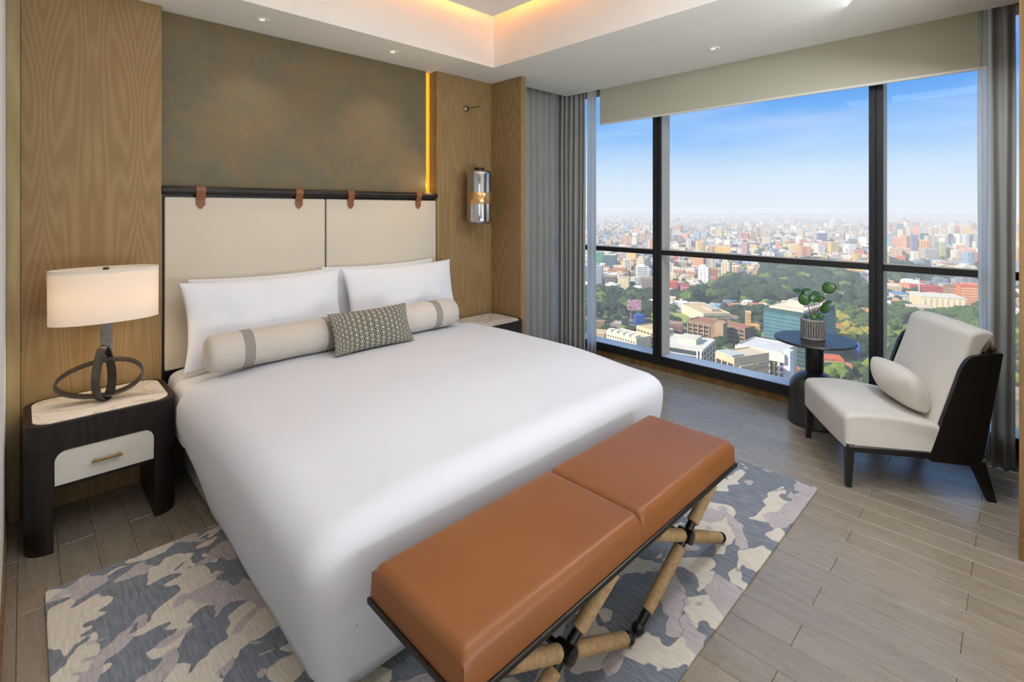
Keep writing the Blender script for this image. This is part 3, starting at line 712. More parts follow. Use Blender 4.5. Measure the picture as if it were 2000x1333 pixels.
obj('stem_strap', band([(p[0]+0.002, p[1]+0.012, p[2]) for p in pts], (1, 0, 0), 0.044, 0.006, False), M['lampmetal'], lp, smooth=True, sharp=50)
b = BM(); lathe(b, [(0.0, 0.44), (0.02, 0.45), (0.028, 0.49), (0.02, 0.53), (0.0, 0.545)], 16); obj('bulb', b, M['bulb'], lp, smooth=True)
for dx_ in (-0.12, 0.0, 0.12): light('lamp_light', 'POINT', (0.292+dx_, 3.165, 1.06), 0.95, (1.0, 0.82, 0.60), shadow_soft_size=0.06)
# ================================================================== PENDANT
pd = empty('pendant_lamp', (2.785, 3.245, 1.376), label='mirrored smoked glass cylinder pendant with amber band hanging beside the curtain', cat='lamp')
r = 0.106
def pl(n_, prof, m, nn=48, **k): b = BM(); lathe(b, prof, nn); return obj(n_, b, m, pd, smooth=True, sharp=35, **k)
def arc(z, top): return [(r-0.03+0.03*math.cos(a*PI/16), z + (0.03*math.sin(a*PI/16) if top else -0.03*math.sin(a*PI/16))) for a in range(0, 9)]
pl('glass_shade', [(0.0, 0.0)] + arc(0.03, False)[::-1] + [(r, 0.17)], M['chrome'])
pl('amber_band', [(r-0.0005, 0.1702), (r+0.0004, 0.172), (r+0.0004, 0.262), (r-0.0005, 0.2638)], M['amber'], label='amber glass band')
pl('glass_shade', [(r, 0.264)] + arc(0.425, True) + [(0.045, 0.457)], M['chrome'])
pl('cap', [(0.0, 0.455), (0.042, 0.457), (0.042, 0.478), (0.0, 0.480)], M['gun'])
b = BM(); tube(b, [(0, 0, 0.478), (0, 0, 1.005)], 0.0022, 8); obj('cord', b, M['satin'], pd)
b = BM(); tube(b, [(0.001, -0.008, 1.005), (-0.016, 0.150, 1.002)], 0.0055, 10); obj('wall_arm', b, M['satin'], pd)
b = BM(); lathe(b, [(0.0, 0.0), (0.028, 0.0), (0.028, 0.012), (0.012, 0.018), (0.0, 0.018)], 24); b.transform(Matrix.Rotation(PI/2, 4, 'X')); b.transform(Matrix.Translation((-0.018, 0.1545, 1.002))); obj('wall_rose', b, M['satin'], pd, smooth=True, sharp=40)
# ================================================================== BENCH
BX0, BX1, BY0, BY1 = 0.685, 2.150, 0.848, 1.258
bn = empty('bench', ((BX0+BX1)/2, (BY0+BY1)/2, 0.014), label='tan leather bench with rope-wrapped crossed legs at the foot of the bed', cat='bench')
bw, bd = BX1-BX0, BY1-BY0
def seatpad(w, d, z0, h, seed, seam):
    # padded top: crowned grid with a rounded border
    b = BM(); nx, ny = 40, 26; G = {}
    r = 0.024
    for side in (0, 1):
        for i in range(nx+1):
            for j in range(ny+1):
                if side == 0 and 0 < i < nx and 0 < j < ny: continue
                u = -1+2*i/nx; v = -1+2*j/ny
                u = math.copysign(abs(u)**0.75, u) if abs(u) < 1 else u; v = math.copysign(abs(v)**0.75, v) if abs(v) < 1 else v
                dx = (1-abs(u))*w/2; dy = (1-abs(v))*d/2
                if u*seam > 0: dx = dx*3.2
                x = u*w/2; y = v*d/2
                if side == 0: z = 0
                else:
                    ex = max(0, 1-dx/r); ey = max(0, 1-dy/r); e = min(1, math.sqrt(ex*ex+ey*ey))
                    z = h - r*(1-math.sqrt(max(0, 1-e*e))) + 0.006*(1-u*u)*(1-v*v) + 0.0015*noise.noise(Vector((x*9, y*9, seed)))
                    x *= 1-0.006*(z/h)*(1 if u*seam < 0 else 0); y *= 1-0.022*(z/h)
                G[(side, i, j)] = b.verts.new((x, y, z0+z))
    for i in range(nx):
        for j in range(ny): b.faces.new([G[(1, a, c)] for a, c in ((i, j), (i+1, j), (i+1, j+1), (i, j+1))])
    def wall(seq):
        for k in range(len(seq)-1):
            (i, j), (i2, j2) = seq[k], seq[k+1]; b.faces.new([G[(0, i, j)], G[(0, i2, j2)], G[(1, i2, j2)], G[(1, i, j)]])
    loop = [(i, 0) for i in range(nx+1)] + [(nx, j) for j in range(1, ny+1)] + [(i, ny) for i in range(nx-1, -1, -1)] + [(0, j) for j in range(ny-1, -1, -1)]
    wall(loop)
    b.faces.new([G[(0, i, j)] for i, j in loop[:-1]][::-1]); return b
for s in (-1, 1):
    b = seatpad(bw/2-0.001, bd, 0.414, 0.094, 3+s, -s); b.transform(Matrix.Translation((s*(bw/4), 0, 0)))
    obj('seat_cushion', b, M['leather'], bn, smooth=True, sharp=60)
b = BM(); box(b, -bw/2-0.008, bw/2+0.008, -bd/2-0.008, bd/2+0.008, 0.396, 0.4135, 0.004, 2); obj('seat_frame', b, M['gun'], bn)
def leg(p, q, wrap):
    # metal core with rope wound between the two wrap fractions
    p, q = Vector(p), Vector(q); b = BM(); tube(b, [p, q], 0.0155, 16)
    o = obj('leg', b, M['gun'], bn, smooth=True, sharp=40)
    for f0, f1 in wrap:
        L = (q-p).length*(f1-f0); n = int(L/0.0055); b = BM(); P = []; Rr = []
        for i in range(n*2+1):
            P.append(p.lerp(q, f0+(f1-f0)*i/(2*n))); Rr.append(0.0215 + (0.0014 if i % 2 else 0))
        Rr[0] = Rr[-1] = 0.016; tube(b, P, Rr, 14); obj('rope_wrap', b, M['rope'], o, smooth=True, sharp=80)
    return o
mxb = (BX0+BX1)/2
XS = [((0.82, 1.31), (0.77, 1.475)), ((1.51, 2.00), (1.535, 2.222))]   # tops, feet of the two crosses (world x)
for s in (-1, 1):
    yt, yf = s*(bd/2-0.022), s*(bd/2-0.090)
    for (ta, tb_), (fa, fb) in XS:
        A0, A1 = Vector((tb_-mxb, yt, 0.396)), Vector((fa-mxb, yf, 0.022)); B0, B1 = Vector((ta-mxb, yt, 0.396)), Vector((fb-mxb, yf, 0.022))
        k = (tb_-ta)/((tb_-fa)+(fb-ta)); k = min(.5, max(.35, k))
        leg(A0, A1, [(0.04, k-0.09), (k+0.07, 0.90)]); leg(B0, B1, [(0.04, k-0.06), (k+0.06, 0.95)])
        J = A0.lerp(A1, k); b = BM(); lathe(b, [(0.0, -0.030), (0.024, -0.028), (0.026, 0.0), (0.024, 0.028), (0.0, 0.030)], 18)
        b.transform(Matrix.Rotation(PI/2, 4, 'X')); b.transform(Matrix.Translation(J)); obj('joint', b, M['gun'], bn, smooth=True, sharp=40)
        for Fp in (A1, B1):
            b = BM(); bmesh.ops.create_uvsphere(b, u_segments=16, v_segments=10, radius=0.0225); b.transform(Matrix.Translation((Fp[0], Fp[1], 0.0225))); obj('foot', b, M['gun'], bn, smooth=True)
        if s == 1: b = BM(); tube(b, [(J.x, -J.y, J.z), (J.x, J.y, J.z)], 0.011, 12); obj('stretcher', b, M['gun'], bn, smooth=True, sharp=40)
# ================================================================== ARMCHAIR
ch = empty('lounge_chair', (3.171, 0.664, 0), math.radians(33.2), label='armless lounge chair with cream upholstery and black wooden side panels by the window', cat='chair')
CW = 0.62
def P2(pts): return [(-s, z) for s, z in pts]
for x in (0.0, CW-0.042):
    b = BM(); o = 0.042; t = 0.026
    v = []
    for (w, zz) in ((t, 0.0), (o, 0.2345)):
        x0 = x + (0 if x == 0 else o-w)
        v.append([b.verts.new((x0, -0.003, zz)), b.verts.new((x0+w, -0.003, zz)), b.verts.new((x0+w, -0.003-w, zz)), b.verts.new((x0, -0.003-w, zz))])
    for q in range(4): b.faces.new((v[0][q], v[0][(q+1) % 4], v[1][(q+1) % 4], v[1][q]))
    b.faces.new(v[0]); b.faces.new(v[1][::-1]); obj('front_leg', b, M['ebony'], ch)
b = BM(); box(b, 0.042, CW-0.042, -0.028, -0.004, 0.195, 0.234, 0.002, 1)
for x0 in (0.0, CW-0.026): box(b, x0, x0+0.026, -0.46, -0.0455, 0.193, 0.234, 0.002, 1)
obj('seat_rail', b, M['ebony'], ch)
def softslab(prof, x0, x1, r=0.03, n=5, crown=0.012, sub=6):
    # profile polygon (y,z) extruded in x with rounded, slightly domed ends
    b = BM(); m = len(prof); cy = sum(p[0] for p in prof)/m; cz = sum(p[1] for p in prof)/m; rings = []
    def inset(d):
        out = []
        for i, p in enumerate(prof):
            a = Vector(prof[i-1]); p_ = Vector(p); c = Vector(prof[(i+1) % m]); t = (c-a).normalized(); nn = Vector((t.y, -t.x))
            if nn.dot(p_-Vector((cy, cz))) < 0: nn = -nn
            out.append(p_-nn*d)
        return out
    secs = [(x0+r*(1-math.cos(i/n*PI/2)) , r*(1-math.sin(i/n*PI/2))) for i in range(n+1)]
    secs = [(x0 + r*(1-math.sin(i/n*PI/2))*1.0, 0) for i in range(0)] or secs
    mid = [(x0+r+(x1-x0-2*r)*i/sub, 0) for i in range(1, sub)]
    end = [(x1-(s[0]-x0), s[1]) for s in secs[::-1]]
    for xx, d in secs+mid+end:
        u = (xx-(x0+x1)/2)/((x1-x0)/2); d2 = d - crown*(1-u*u)
        rings.append([b.verts.new((xx, p.x, p.y)) for p in inset(d2)])
    for i in range(len(rings)-1):
        for k in range(m): b.faces.new((rings[i][k], rings[i][(k+1) % m], rings[i+1][(k+1) % m], rings[i+1][k]))
    b.faces.new(rings[0][::-1]); b.faces.new(rings[-1]); return b
def rpoly(pts, r, n=5):
    out = []; m = len(pts)
    for i, p in enumerate(pts):
        rr = r[i] if isinstance(r, (list, tuple)) else r
        p = Vector(p); a = Vector(pts[i-1]); c = Vector(pts[(i+1) % m]); da = (a-p).normalized(); dc = (c-p).normalized()
        rr = min(rr, (a-p).length*0.45, (c-p).length*0.45); s = p+da*rr; e = p+dc*rr
        for k in range(n+1):
            t = k/n; out.append(tuple(s*(1-t)**2+p*2*t*(1-t)+e*t*t))
    return out
def dens(pts, L=0.06):
    out = []
    for i, p in enumerate(pts):
        q = pts[(i+1) % len(pts)]; k = max(1, int((Vector(q)-Vector(p)).length/L))
        for t in range(k): out.append(tuple(Vector(p).lerp(Vector(q), t/k)))
    return out
seat = P2([(-0.004, 0.212), (-0.006, 0.392), (0.20, 0.405), (0.47, 0.362), (0.52, 0.300), (0.50, 0.212)])
obj('seat_cushion', softslab(dens(rpoly(seat, [0.006, 0.045, 0.1, 0.03, 0.03, 0.01])), 0.0, CW, 0.020, crown=0.004), M['chairfab'], ch, smooth=True)
back = P2([(0.425, 0.345), (0.500, 0.560), (0.566, 0.755), (0.590, 0.850), (0.640, 0.872), (0.700, 0.862), (0.708, 0.795), (0.655, 0.770), (0.600, 0.60), (0.520, 0.300)])
obj('back_cushion', softslab(dens(rpoly(back, [0.02, 0.1, 0.1, 0.06, 0.03, 0.02, 0.02, 0.02, 0.05, 0.02])), 0.028, CW-0.028, 0.022, crown=0.006), M['chairfab'], ch, smooth=True)
side = P2([(0.385, 0.190), (0.400, 0.240), (0.535, 0.680), (0.572, 0.738), (0.716, 0.766), (0.628, 0.215), (0.604, 0.176), (0.402, 0.182)])
sp_ = rpoly(side, [0.008, 0.01, 0.08, 0.04, 0.008, 0.03, 0.01, 0.01])
for x0 in (-0.001, CW-0.025):
    b = BM(); prism(b, sp_, 'x', x0, x0+0.026, 0.003, 2); obj('side_panel', b, M['ebony'], ch)
b = BM(); prism(b, P2([(0.600, 0.19), (0.622, 0.19), (0.712, 0.755), (0.692, 0.755)]), 'x', 0.0255, CW-0.0255, 0.002, 1); obj('back_panel', b, M['ebony'], ch)
for x0 in (0.002, CW-0.036):
    b = BM(); v = []
    for (s0, s1, zz, w) in ((0.655, 0.690, 0.0, 0.026), (0.575, 0.640, 0.20, 0.034)):
        v.append([b.verts.new((x0, -s0, zz)), b.verts.new((x0+w, -s0, zz)), b.verts.new((x0+w, -s1, zz)), b.verts.new((x0, -s1, zz))])
    for q in range(4): b.faces.new((v[0][q], v[0][(q+1) % 4], v[1][(q+1) % 4], v[1][q]))
    b.faces.new(v[0]); b.faces.new(v[1][::-1]); obj('rear_leg', b, M['ebony'], ch)
a33 = math.radians(33.2)
def CHW(x, s, z): return (3.171+x*math.cos(a33)+s*math.sin(a33), 0.664+x*math.sin(a33)-s*math.cos(a33), z)
M['chairfab2'] = fabric('chair_cushion_fabric', (214, 206, 196), 200, 0.35, 6)
pillow('lumbar_pillow', 0.45, 0.215, 0.175, M['chairfab2'], CHW(0.290, 0.385, 0.494), (math.radians(-24), 0, a33), 'small cream lumbar pillow resting on the lounge chair seat', 'cushion', pinch=0.0, sq=0.09, seed=30, wr=0.006, power=0.42)
# ================================================================== SIDE TABLE
tb = empty('side_table', (3.975, 1.020, 0), label='round black pedestal side table between the lounge chair and the window', cat='table')
def tl(n_, prof, m, nn=56, **k): b = BM(); lathe(b, prof, nn); return obj(n_, b, m, tb, smooth=True, sharp=35, **k)
TR = 0.252
M['tabletop'] = plain('black_stained_top', (38, 37, 36), 0.36, var=3, nscale=10)
M['tabletop'].node_tree.nodes['Principled BSDF'].inputs['Specular IOR Level'].default_value = 1.0
tl('tabletop', [(0.0, 0.570), (TR-0.012, 0.570), (TR, 0.577), (TR, 0.586), (TR-0.003, 0.589), (0.0, 0.590)], M['tabletop'])
tl('column', [(0.0, 0.34), (0.048, 0.345), (0.056, 0.37), (0.057, 0.569), (0.0, 0.5695)], M['ebony'])
dome = [(0.156*math.cos(a*PI/24), 0.245+0.118*math.sin(a*PI/24)) for a in range(0, 12)]
tl('pedestal', [(0.0, 0.0), (0.158, 0.0), (0.165, 0.008), (0.165, 0.03), (0.158, 0.12), (0.156, 0.245)] + dome[1:] + [(0.0, 0.364)], M['tabletop'])
# ------------------------------------------------------------------ plant
pp = empty('potted_plant', (3.975, 1.030, 0.5902), label='small round-leaved green plant in a ribbed grey pot on the black side table', cat='plant')
M['pot'] = plain('ribbed_pot', (150, 146, 142), 0.75, var=16, nscale=60, bump=0.3, bscale=200)
M['potdark'] = plain('pot_groove', (84, 80, 78), 0.9, var=8)
M['soil'] = plain('soil', (70, 54, 40), 0.95, var=20, nscale=60)
b = BM(); RP = 0.074; lathe(b, [(0.0, 0.0), (RP-0.010, 0.0), (RP-0.004, 0.008), (RP-0.003, 0.018), (RP-0.003, 0.122), (RP+0.001, 0.124), (RP+0.001, 0.136), (RP-0.006, 0.138), (RP-0.009, 0.120), (0.0, 0.119)], 48)
pot = obj('pot', b, M['potdark'], pp, smooth=True, sharp=35)
b = BM()
for i in range(30):   # vertical ribs made of stacked beads
    t = 2*PI*i/30; c_, s_ = math.cos(t), math.sin(t)
    for k in range(9):
        z = 0.018+k*0.0118; obox(b, ((RP-0.001)*c_, (RP-0.001)*s_, z+0.005), (-s_, c_, 0), (c_, s_, 0), (0, 0, 1), 0.0095, 0.006, 0.0100)
tag(obj('beaded_ribs', b, M['pot'], pot), kind='stuff')
b = BM(); lathe(b, [(0.0, 0.0), (RP-0.003, 0.0), (RP+0.002, 0.003), (RP+0.002, 0.014), (RP-0.003, 0.0175)], 40); obj('pot_rim', b, M['pot'], pot, smooth=True, sharp=40)
b = BM(); lathe(b, [(RP-0.002, 0.124), (RP+0.003, 0.126), (RP+0.003, 0.137), (RP-0.004, 0.141), (RP-0.008, 0.137)], 40); obj('pot_rim', b, M['pot'], pot, smooth=True, sharp=40)
b = BM(); lathe(b, [(0.0, 0.126), (0.06, 0.124), (0.0655, 0.121)], 24); obj('soil', b, M['soil'], pp, smooth=True)
def leafm(name, a, c):
    m = MT(name, a, 0.35); v = m.coord(); m.base(m.ramp(m.noise(v, 18, 3), [(0.3, a), (0.7, c)])); return m.m
M['leaf'] = leafm('plant_leaf', (30, 72, 20), (56, 104, 34)); M['stem'] = plain('plant_stem', (150, 120, 92), 0.6)
def leafmesh(R, cup, seed):
    b = BM(); n = 22; c = b.verts.new((0, 0, 0)); prev = None; rings = []
    for k in range(1, 5):
        f = k/4; ring = []
        for i in range(n):
            t = 2*PI*i/n; rr = R*f*(1-0.28*max(0, math.cos(t-PI))**6*f) * (1+0.12*math.cos(t))
            z = -cup*f*f*R + 0.012*R*math.sin(t*5)*f + (0.10*R*f*noise.noise(Vector((math.cos(t), math.sin(t), seed))))
            ring.append(b.verts.new((rr*math.cos(t), rr*math.sin(t)*0.92, z)))
        rings.append(ring)
    for i in range(n): b.faces.new((c, rings[0][i], rings[0][(i+1) % n]))
    for k in range(3):
        for i in range(n): b.faces.new((rings[k][i], rings[k+1][i], rings[k+1][(i+1) % n], rings[k][(i+1) % n]))
    return b
# leaves: (sideways to the right of the camera, towards the camera, height, radius, tilt towards camera deg, roll deg)
LV = [(-0.080, 0.01, 0.335, 0.040, 18, -12), (-0.035, 0.02, 0.350, 0.030, 14, 6), (-0.048, 0.05, 0.285, 0.043, 68, 10), (0.012, 0.045, 0.300, 0.036, 50, -20),
      (0.040, 0.02, 0.292, 0.034, 44, 18), (0.072, 0.04, 0.232, 0.036, 52, 40), (0.098, -0.01, 0.372, 0.046, 62, 24), (0.085, -0.03, 0.262, 0.034, 20, 30),
      (0.010, 0.05, 0.165, 0.022, 60, -6), (-0.040, 0.03, 0.160, 0.018, 30, -30), (0.045, 0.05, 0.172, 0.020, 62, 10), (0.020, -0.02, 0.325, 0.028, 24, 0)]
tc_ = Vector((-0.968, -0.25, 0)).normalized(); rc = Vector((-tc_.y, tc_.x, 0))*1.0
tc_ = Vector((-3.975, -1.03, 0)).normalized(); rc = Vector((-tc_.y, tc_.x, 0))
for k, (sx_, sy_, z, R, tilt, roll) in enumerate(LV):
    p = rc*sx_ + tc_*sy_ + Vector((0, 0, z))
    b = leafmesh(R, 0.18, k*3.1)
    nrm = (Vector((0, 0, 1))*math.cos(math.radians(tilt)) + tc_*math.sin(math.radians(tilt)))
    nrm = Matrix.Rotation(math.radians(roll), 3, tc_) @ nrm; nrm.normalize()
    xa = nrm.cross(Vector((0.3, 0.9, 0.2))).normalized(); ya = nrm.cross(xa)
    Mx = Matrix((xa, ya, nrm)).transposed().to_4x4(); Mx.translation = p; b.transform(Mx)
    o = obj('leaf', b, M['leaf'], pp, smooth=True); o.modifiers.new('thick', 'SOLIDIFY').thickness = 0.0012
    base_ = rc*(0.012*math.sin(k*2.3)) + tc_*(0.012*math.cos(k*1.7)) + Vector((0, 0, 0.124)); mid = base_.lerp(p, 0.55) + Vector((0, 0, 0.015)) - (rc*sx_)*0.22
    P = [base_*(1-t)**2 + mid*2*t*(1-t) + p*t*t for t in [i/7 for i in range(8)]]
    b = BM(); tube(b, P, 0.0016, 6); obj('stem', b, M['stem'], pp, smooth=True)
# ================================================================== THE CITY BELOW
GZ = -130.0
def ray(u, v): a = (u-U0)/F_PX; return Vector((FW[0]+a*RT[0], FW[1]+a*RT[1], (V0-v)/F_PX))
def at(u, v, z): d = ray(u, v); t = (z-HC)/d.z; return Vector((d.x*t, d.y*t, z))
def px(p):
    w = p[0]*FW[0]+p[1]*FW[1]; s = p[0]*RT[0]+p[1]*RT[1]; return U0+F_PX*s/w, V0-F_PX*(p[2]-HC)/w
def depth(v): return (HC-GZ)*F_PX/(v-V0)
# haze: a real scattering layer lying over the city
hz = bpy.data.materials.new('haze'); hz.use_nodes = True; t = hz.node_tree; t.nodes.clear()
o_ = t.nodes.new('ShaderNodeOutputMaterial'); vs_ = t.nodes.new('ShaderNodeVolumeScatter')
vs_.inputs['Color'].default_value = (0.92, 0.96, 1.0, 1); vs_.inputs['Density'].default_value = 0.00025; vs_.inputs['Anisotropy'].default_value = 0.0
t.links.new(vs_.outputs[0], o_.inputs['Volume'])
try: hz.cycles.homogeneous_volume = True
except Exception: pass
HZ = obj('haze_layer', box(BM(), 40, 9500, -9000, 12000, GZ-5, 10), hz); HZ['kind'] = 'stuff'; HZ['label'] = 'pale daytime haze hanging over the distant city'; HZ['category'] = 'haze'
def ground_mat():
    m = MT('city_ground', (110, 106, 92), 0.95); v = m.wcoord((1, 1, 1))
    a = m.noise(v, 0.006, 6, 0.6); b = m.noise(v, 0.03, 5, 0.6)
    f = m.math('ADD', m.math('MULTIPLY', a, 0.6), m.math('MULTIPLY', b, 0.4))
    m.base(m.ramp(f, [(0.38, (58, 78, 44)), (0.47, (92, 100, 66)), (0.54, (150, 134, 108)), (0.62, (176, 160, 138))])); return m.m
struct('ground', box(BM(), 30, 16000, -12000, 16000, GZ-2, GZ), ground_mat())
def wall_mat(name, src):
    m = MT(name, (200, 190, 170), 0.85)
    if src == 'attr': a = m.n('ShaderNodeAttribute'); a.attribute_name = 'Col'; col = a.outputs['Color']
    else: a = m.n('ShaderNodeObjectInfo'); col = a.outputs['Color']
    g = m.n('ShaderNodeNewGeometry'); s = m.n('ShaderNodeSeparateXYZ'); m.l(g.outputs['Position'], s.inputs[0]); sn = m.n('ShaderNodeSeparateXYZ'); m.l(g.outputs['Normal'], sn.inputs[0])
    fz = m.math('FRACT', m.math('MULTIPLY', s.outputs[2], 1/3.3)); wz = m.math('MULTIPLY', m.math('GREATER_THAN', fz, 0.35), m.math('LESS_THAN', fz, 0.8))
    fy = m.math('FRACT', m.math('MULTIPLY', m.math('ADD', s.outputs[0], m.math('MULTIPLY', s.outputs[1], 1.0)), 1/4.6)); wy = m.math('GREATER_THAN', fy, 0.42)
    side = m.math('LESS_THAN', m.math('ABSOLUTE', sn.outputs[2]), 0.4)
    wm = m.math('MULTIPLY', m.math('MULTIPLY', wz, wy), m.math('MULTIPLY', side, 0.72))
    m.base(m.mix(wm, col, (62, 66, 72))); return m.m
M['cwall'] = wall_mat('city_wall', 'attr'); M['cwallo'] = wall_mat('city_block_wall', 'obj')
CM = {}
def cmat(c, rough=0.8, metal=0.0):
    k = (c, rough)
    if k not in CM: CM[k] = plain('paint_%d_%d_%d' % c, c, rough, metal, var=7, nscale=0.12)
    return CM[k]
DK = (52, 56, 62)
KEEP = []     # (x, y, radius) where landmarks stand
class Bld:
    """box building given by three roof corners in the view and a height; local axes a (left face) and b (right face)"""
    def __init__(s, pl, pn, pr, h, name, label, group=None, cat='building'):
        zr = GZ+h; L, Nn, R = at(*pl, zr), at(*pn, zr), at(*pr, zr)
        a = (L-Nn); la = a.length; a = a/la; b = (R-Nn); b = b - a*b.dot(a); lb = max(6.0, b.length); b = b.normalized()
        s.N, s.a, s.b, s.la, s.lb, s.h = Vector((Nn.x, Nn.y, GZ)), a, b, la, lb, h
        s.root = empty(name, s.N, 0, label, cat, group)
        c = s.N+a*la/2+b*lb/2; KEEP.append((c.x, c.y, max(la, lb)*0.62+4))
    def P(s, i, j, z): v = s.a*i+s.b*j; return Vector((v.x, v.y, z))
    def box(s, bm, i0, i1, j0, j1, z0, z1, mi=0):
        v = [bm.verts.new(s.P(i, j, z)) for z in (z0, z1) for j in (j0, j1) for i in (i0, i1)]
        for q in ((0, 2, 3, 1), (4, 5, 7, 6), (0, 1, 5, 4), (2, 6, 7, 3), (0, 4, 6, 2), (1, 3, 7, 5)): bm.faces.new([v[k] for k in q]).material_index = mi
    def part(s, name, boxes, col, kind=None, label=None, rough=0.8):
        b = BM()
        for bx_ in boxes: s.box(b, *bx_)
        o = obj(name, b, cmat(col, rough), s.root, label=label)
        if kind: o['kind'] = kind
        return o
    def body(s, col, roof=None, par=0.8):
        s.part('body', [(0, s.la, 0, s.lb, 0, s.h)], col)
        if roof: s.part('roof', [(0.8, s.la-0.8, 0.8, s.lb-0.8, s.h, s.h+0.15)], roof)
        if par: s.part('parapet', [(0, s.la, -0.05, 0.5, s.h, s.h+par), (-0.05, 0.5, 0.5, s.lb, s.h, s.h+par), (s.la-0.5, s.la, 0.5, s.lb, s.h, s.h+par), (0, s.la, s.lb-0.5, s.lb, s.h, s.h+par)], col)
    def windows(s, face, n, floors, z0, fh, wf=0.6, hf=0.5, col=DK, i0=0.03, i1=0.97, d=0.12):
        bx = []
        L = s.la if face == 'a' else s.lb
        for f in range(floors):
            for k in range(n):
                c0 = L*(i0+(i1-i0)*(k+0.5-wf/2)/n); c1 = L*(i0+(i1-i0)*(k+0.5+wf/2)/n); z = z0+fh*f
                bx.append((c0, c1, -d, 0.05, z, z+fh*hf) if face == 'a' else (-d, 0.05, c0, c1, z, z+fh*hf))
        return s.part('windows', bx, col, kind='stuff', rough=0.35)
    def bands(s, face, floors, z0, fh, hf=0.45, col=DK, i0=0.0, i1=1.0, d=0.3):
        L = s.la if face == 'a' else s.lb
        bx = [((L*i0, L*i1, -d, 0.05) if face == 'a' else (-d, 0.05, L*i0, L*i1)) + (z0+fh*f, z0+fh*f+fh*hf) for f in range(floors)]
        return s.part('window_band' if col == DK else 'balcony_band', bx, col, kind='stuff', rough=0.4)
G1 = None
# --- near row under the window sill
B_ = Bld((1285, 672), (1373, 686), (1389, 664), 30, 'office_building', 'low white-roofed office building with dark glass front, left end below the middle window pane')
B_.body((206, 200, 190), (214, 206, 192)); B_.bands('a', 6, 6, 4.0, 0.72, (64, 72, 80), 0.0, 0.90)
B_.part('fin', [(B_.la*0.02, B_.la*0.06, -1.2, 0, 0, 30), (B_.la*0.10, B_.la*0.13, -1.2, 0, 0, 30)], (224, 226, 226))
B_.windows('b', 4, 7, 3, 3.8, 0.5, 0.7, (66, 76, 88)); B_.part('plant_room', [(B_.la*.25, B_.la*.65, B_.lb*.35, B_.lb*.8, 30, 34)], (216, 204, 182))
B_.part('canopy', [(B_.la*.3, B_.la*.8, -3, 0, 20, 21.5)], (230, 226, 210))
B_ = Bld((1397, 689), (1434, 702), (1487, 687), 40, 'office_building', 'beige concrete building with curved balcony bands in the middle pane')
B_.body((206, 186, 156), (208, 190, 160)); B_.part('roof_slab', [(B_.la*.15, B_.la, 1, B_.lb*.35, 40.2, 41.4)], (186, 186, 182), label='grey sloping roof slab')
B_.windows('a', 3, 5, 8, 6.2, 0.8, 0.62, (72, 60, 52))
for f in range(9):
    B_.part('balcony', [(-1.6-0.4*math.sin(f), 0, B_.lb*.12, B_.lb*.52, 3+3.9*f, 4.5+3.9*f), (-1.2, 0, B_.lb*.60, B_.lb*.98, 3.4+3.9*f, 4.9+3.9*f)], (190, 166, 134))
B_ = Bld((1441, 674), (1528, 691), (1545, 673), 36, 'office_tower', 'white framed office block with tall vertical fins beside the black table column')
B_.body((196, 190, 182), (206, 202, 196)); 
nf = 9
B_.part('fin', [(B_.la*(0.04+0.94*k/nf), B_.la*(0.04+0.94*k/nf)+1.3, -1.6, 0, 0, 30) for k in range(0, nf, 2)], (226, 228, 232))
B_.part('orange_fin', [(B_.la*(0.04+0.94*k/nf), B_.la*(0.04+0.94*k/nf)+1.2, -1.3, 0, 0, 29) for k in range(1, nf, 2)], (222, 176, 112))
B_.bands('a', 8, 2, 3.6, 0.7, (74, 66, 60), 0.0, 1.0, 0.4); B_.part('cornice', [(-2, B_.la+1, -2.4, 0, 30.5, 36)], (214, 208, 198))
B_.part('stair_tower', [(-4.5, -0.3, 0.5, 8, 0, 38)], (214, 218, 226)); B_.part('stair_balcony', [(-0.5, 3, -3, -1.7, 2+3.6*f, 2.9+3.6*f) for f in range(8)], (230, 232, 234), kind='stuff')
B_ = Bld((1492, 603), (1574, 616), (1633, 600), 44, 'glass_building', 'large teal-netted glass office building behind the potted plant')
B_.body((54, 86, 88), (214, 196, 172), 1.6)
B_.part('netting', [(0, B_.la, -0.5, -0.2, 19, 42), (-0.5, -0.2, 0, B_.lb, 19, 42)], (58, 116, 118), label='teal construction netting')
B_.bands('a', 7, 19.5, 3.2, 0.45, (96, 128, 146), d=0.8); B_.bands('b', 7, 19.5, 3.2, 0.45, (84, 132, 136), d=0.8); B_.bands('a', 5, 1, 3.6, 0.3, (40, 66, 70), d=0.4)
B_.part('roof_terrace', [(3, B_.la-3, 3, B_.lb-3, 44, 46.5)], (222, 204, 178)); B_.part('roof_room', [(B_.la*.3, B_.la*.7, B_.lb*.35, B_.lb*.75, 46.5, 51)], (206, 190, 170)); B_.part('roof_opening', [(B_.la*.38, B_.la*.62, B_.lb*.43, B_.lb*.67, 51, 51.3)], (128, 130, 132))
# --- brown blocks with red roofs
B_ = Bld((1343, 627), (1398, 636), (1405, 626), 19, 'apartment_block', 'brown office block with dark window rows, left of its terracotta-roofed twin')
B_.body((156, 128, 102), (160, 108, 84)); B_.windows('a', 4, 4, 2.5, 4.0, 0.78, 0.46, (58, 48, 44), 0.22, 0.98); B_.part('stair_tower', [(-8, 0, -2, 8, 0, 22)], (176, 148, 116)); B_.part('pier', [(B_.la*(.22+.19*k)-.5, B_.la*(.22+.19*k)+.3, -1.2, 0, 0, 18) for k in range(5)], (182, 158, 130))
B_ = Bld((1402, 632), (1455, 643), (1465, 637), 17, 'apartment_block', 'brown office block with dark window rows and terracotta roof, right of its twin')
B_.body((150, 122, 98), (170, 104, 78)); B_.windows('a', 5, 4, 1.8, 3.8, 0.78, 0.46, (58, 48, 44)); B_.windows('b', 2, 3, 3, 3.8, 0.4, 0.5, (80, 70, 62))
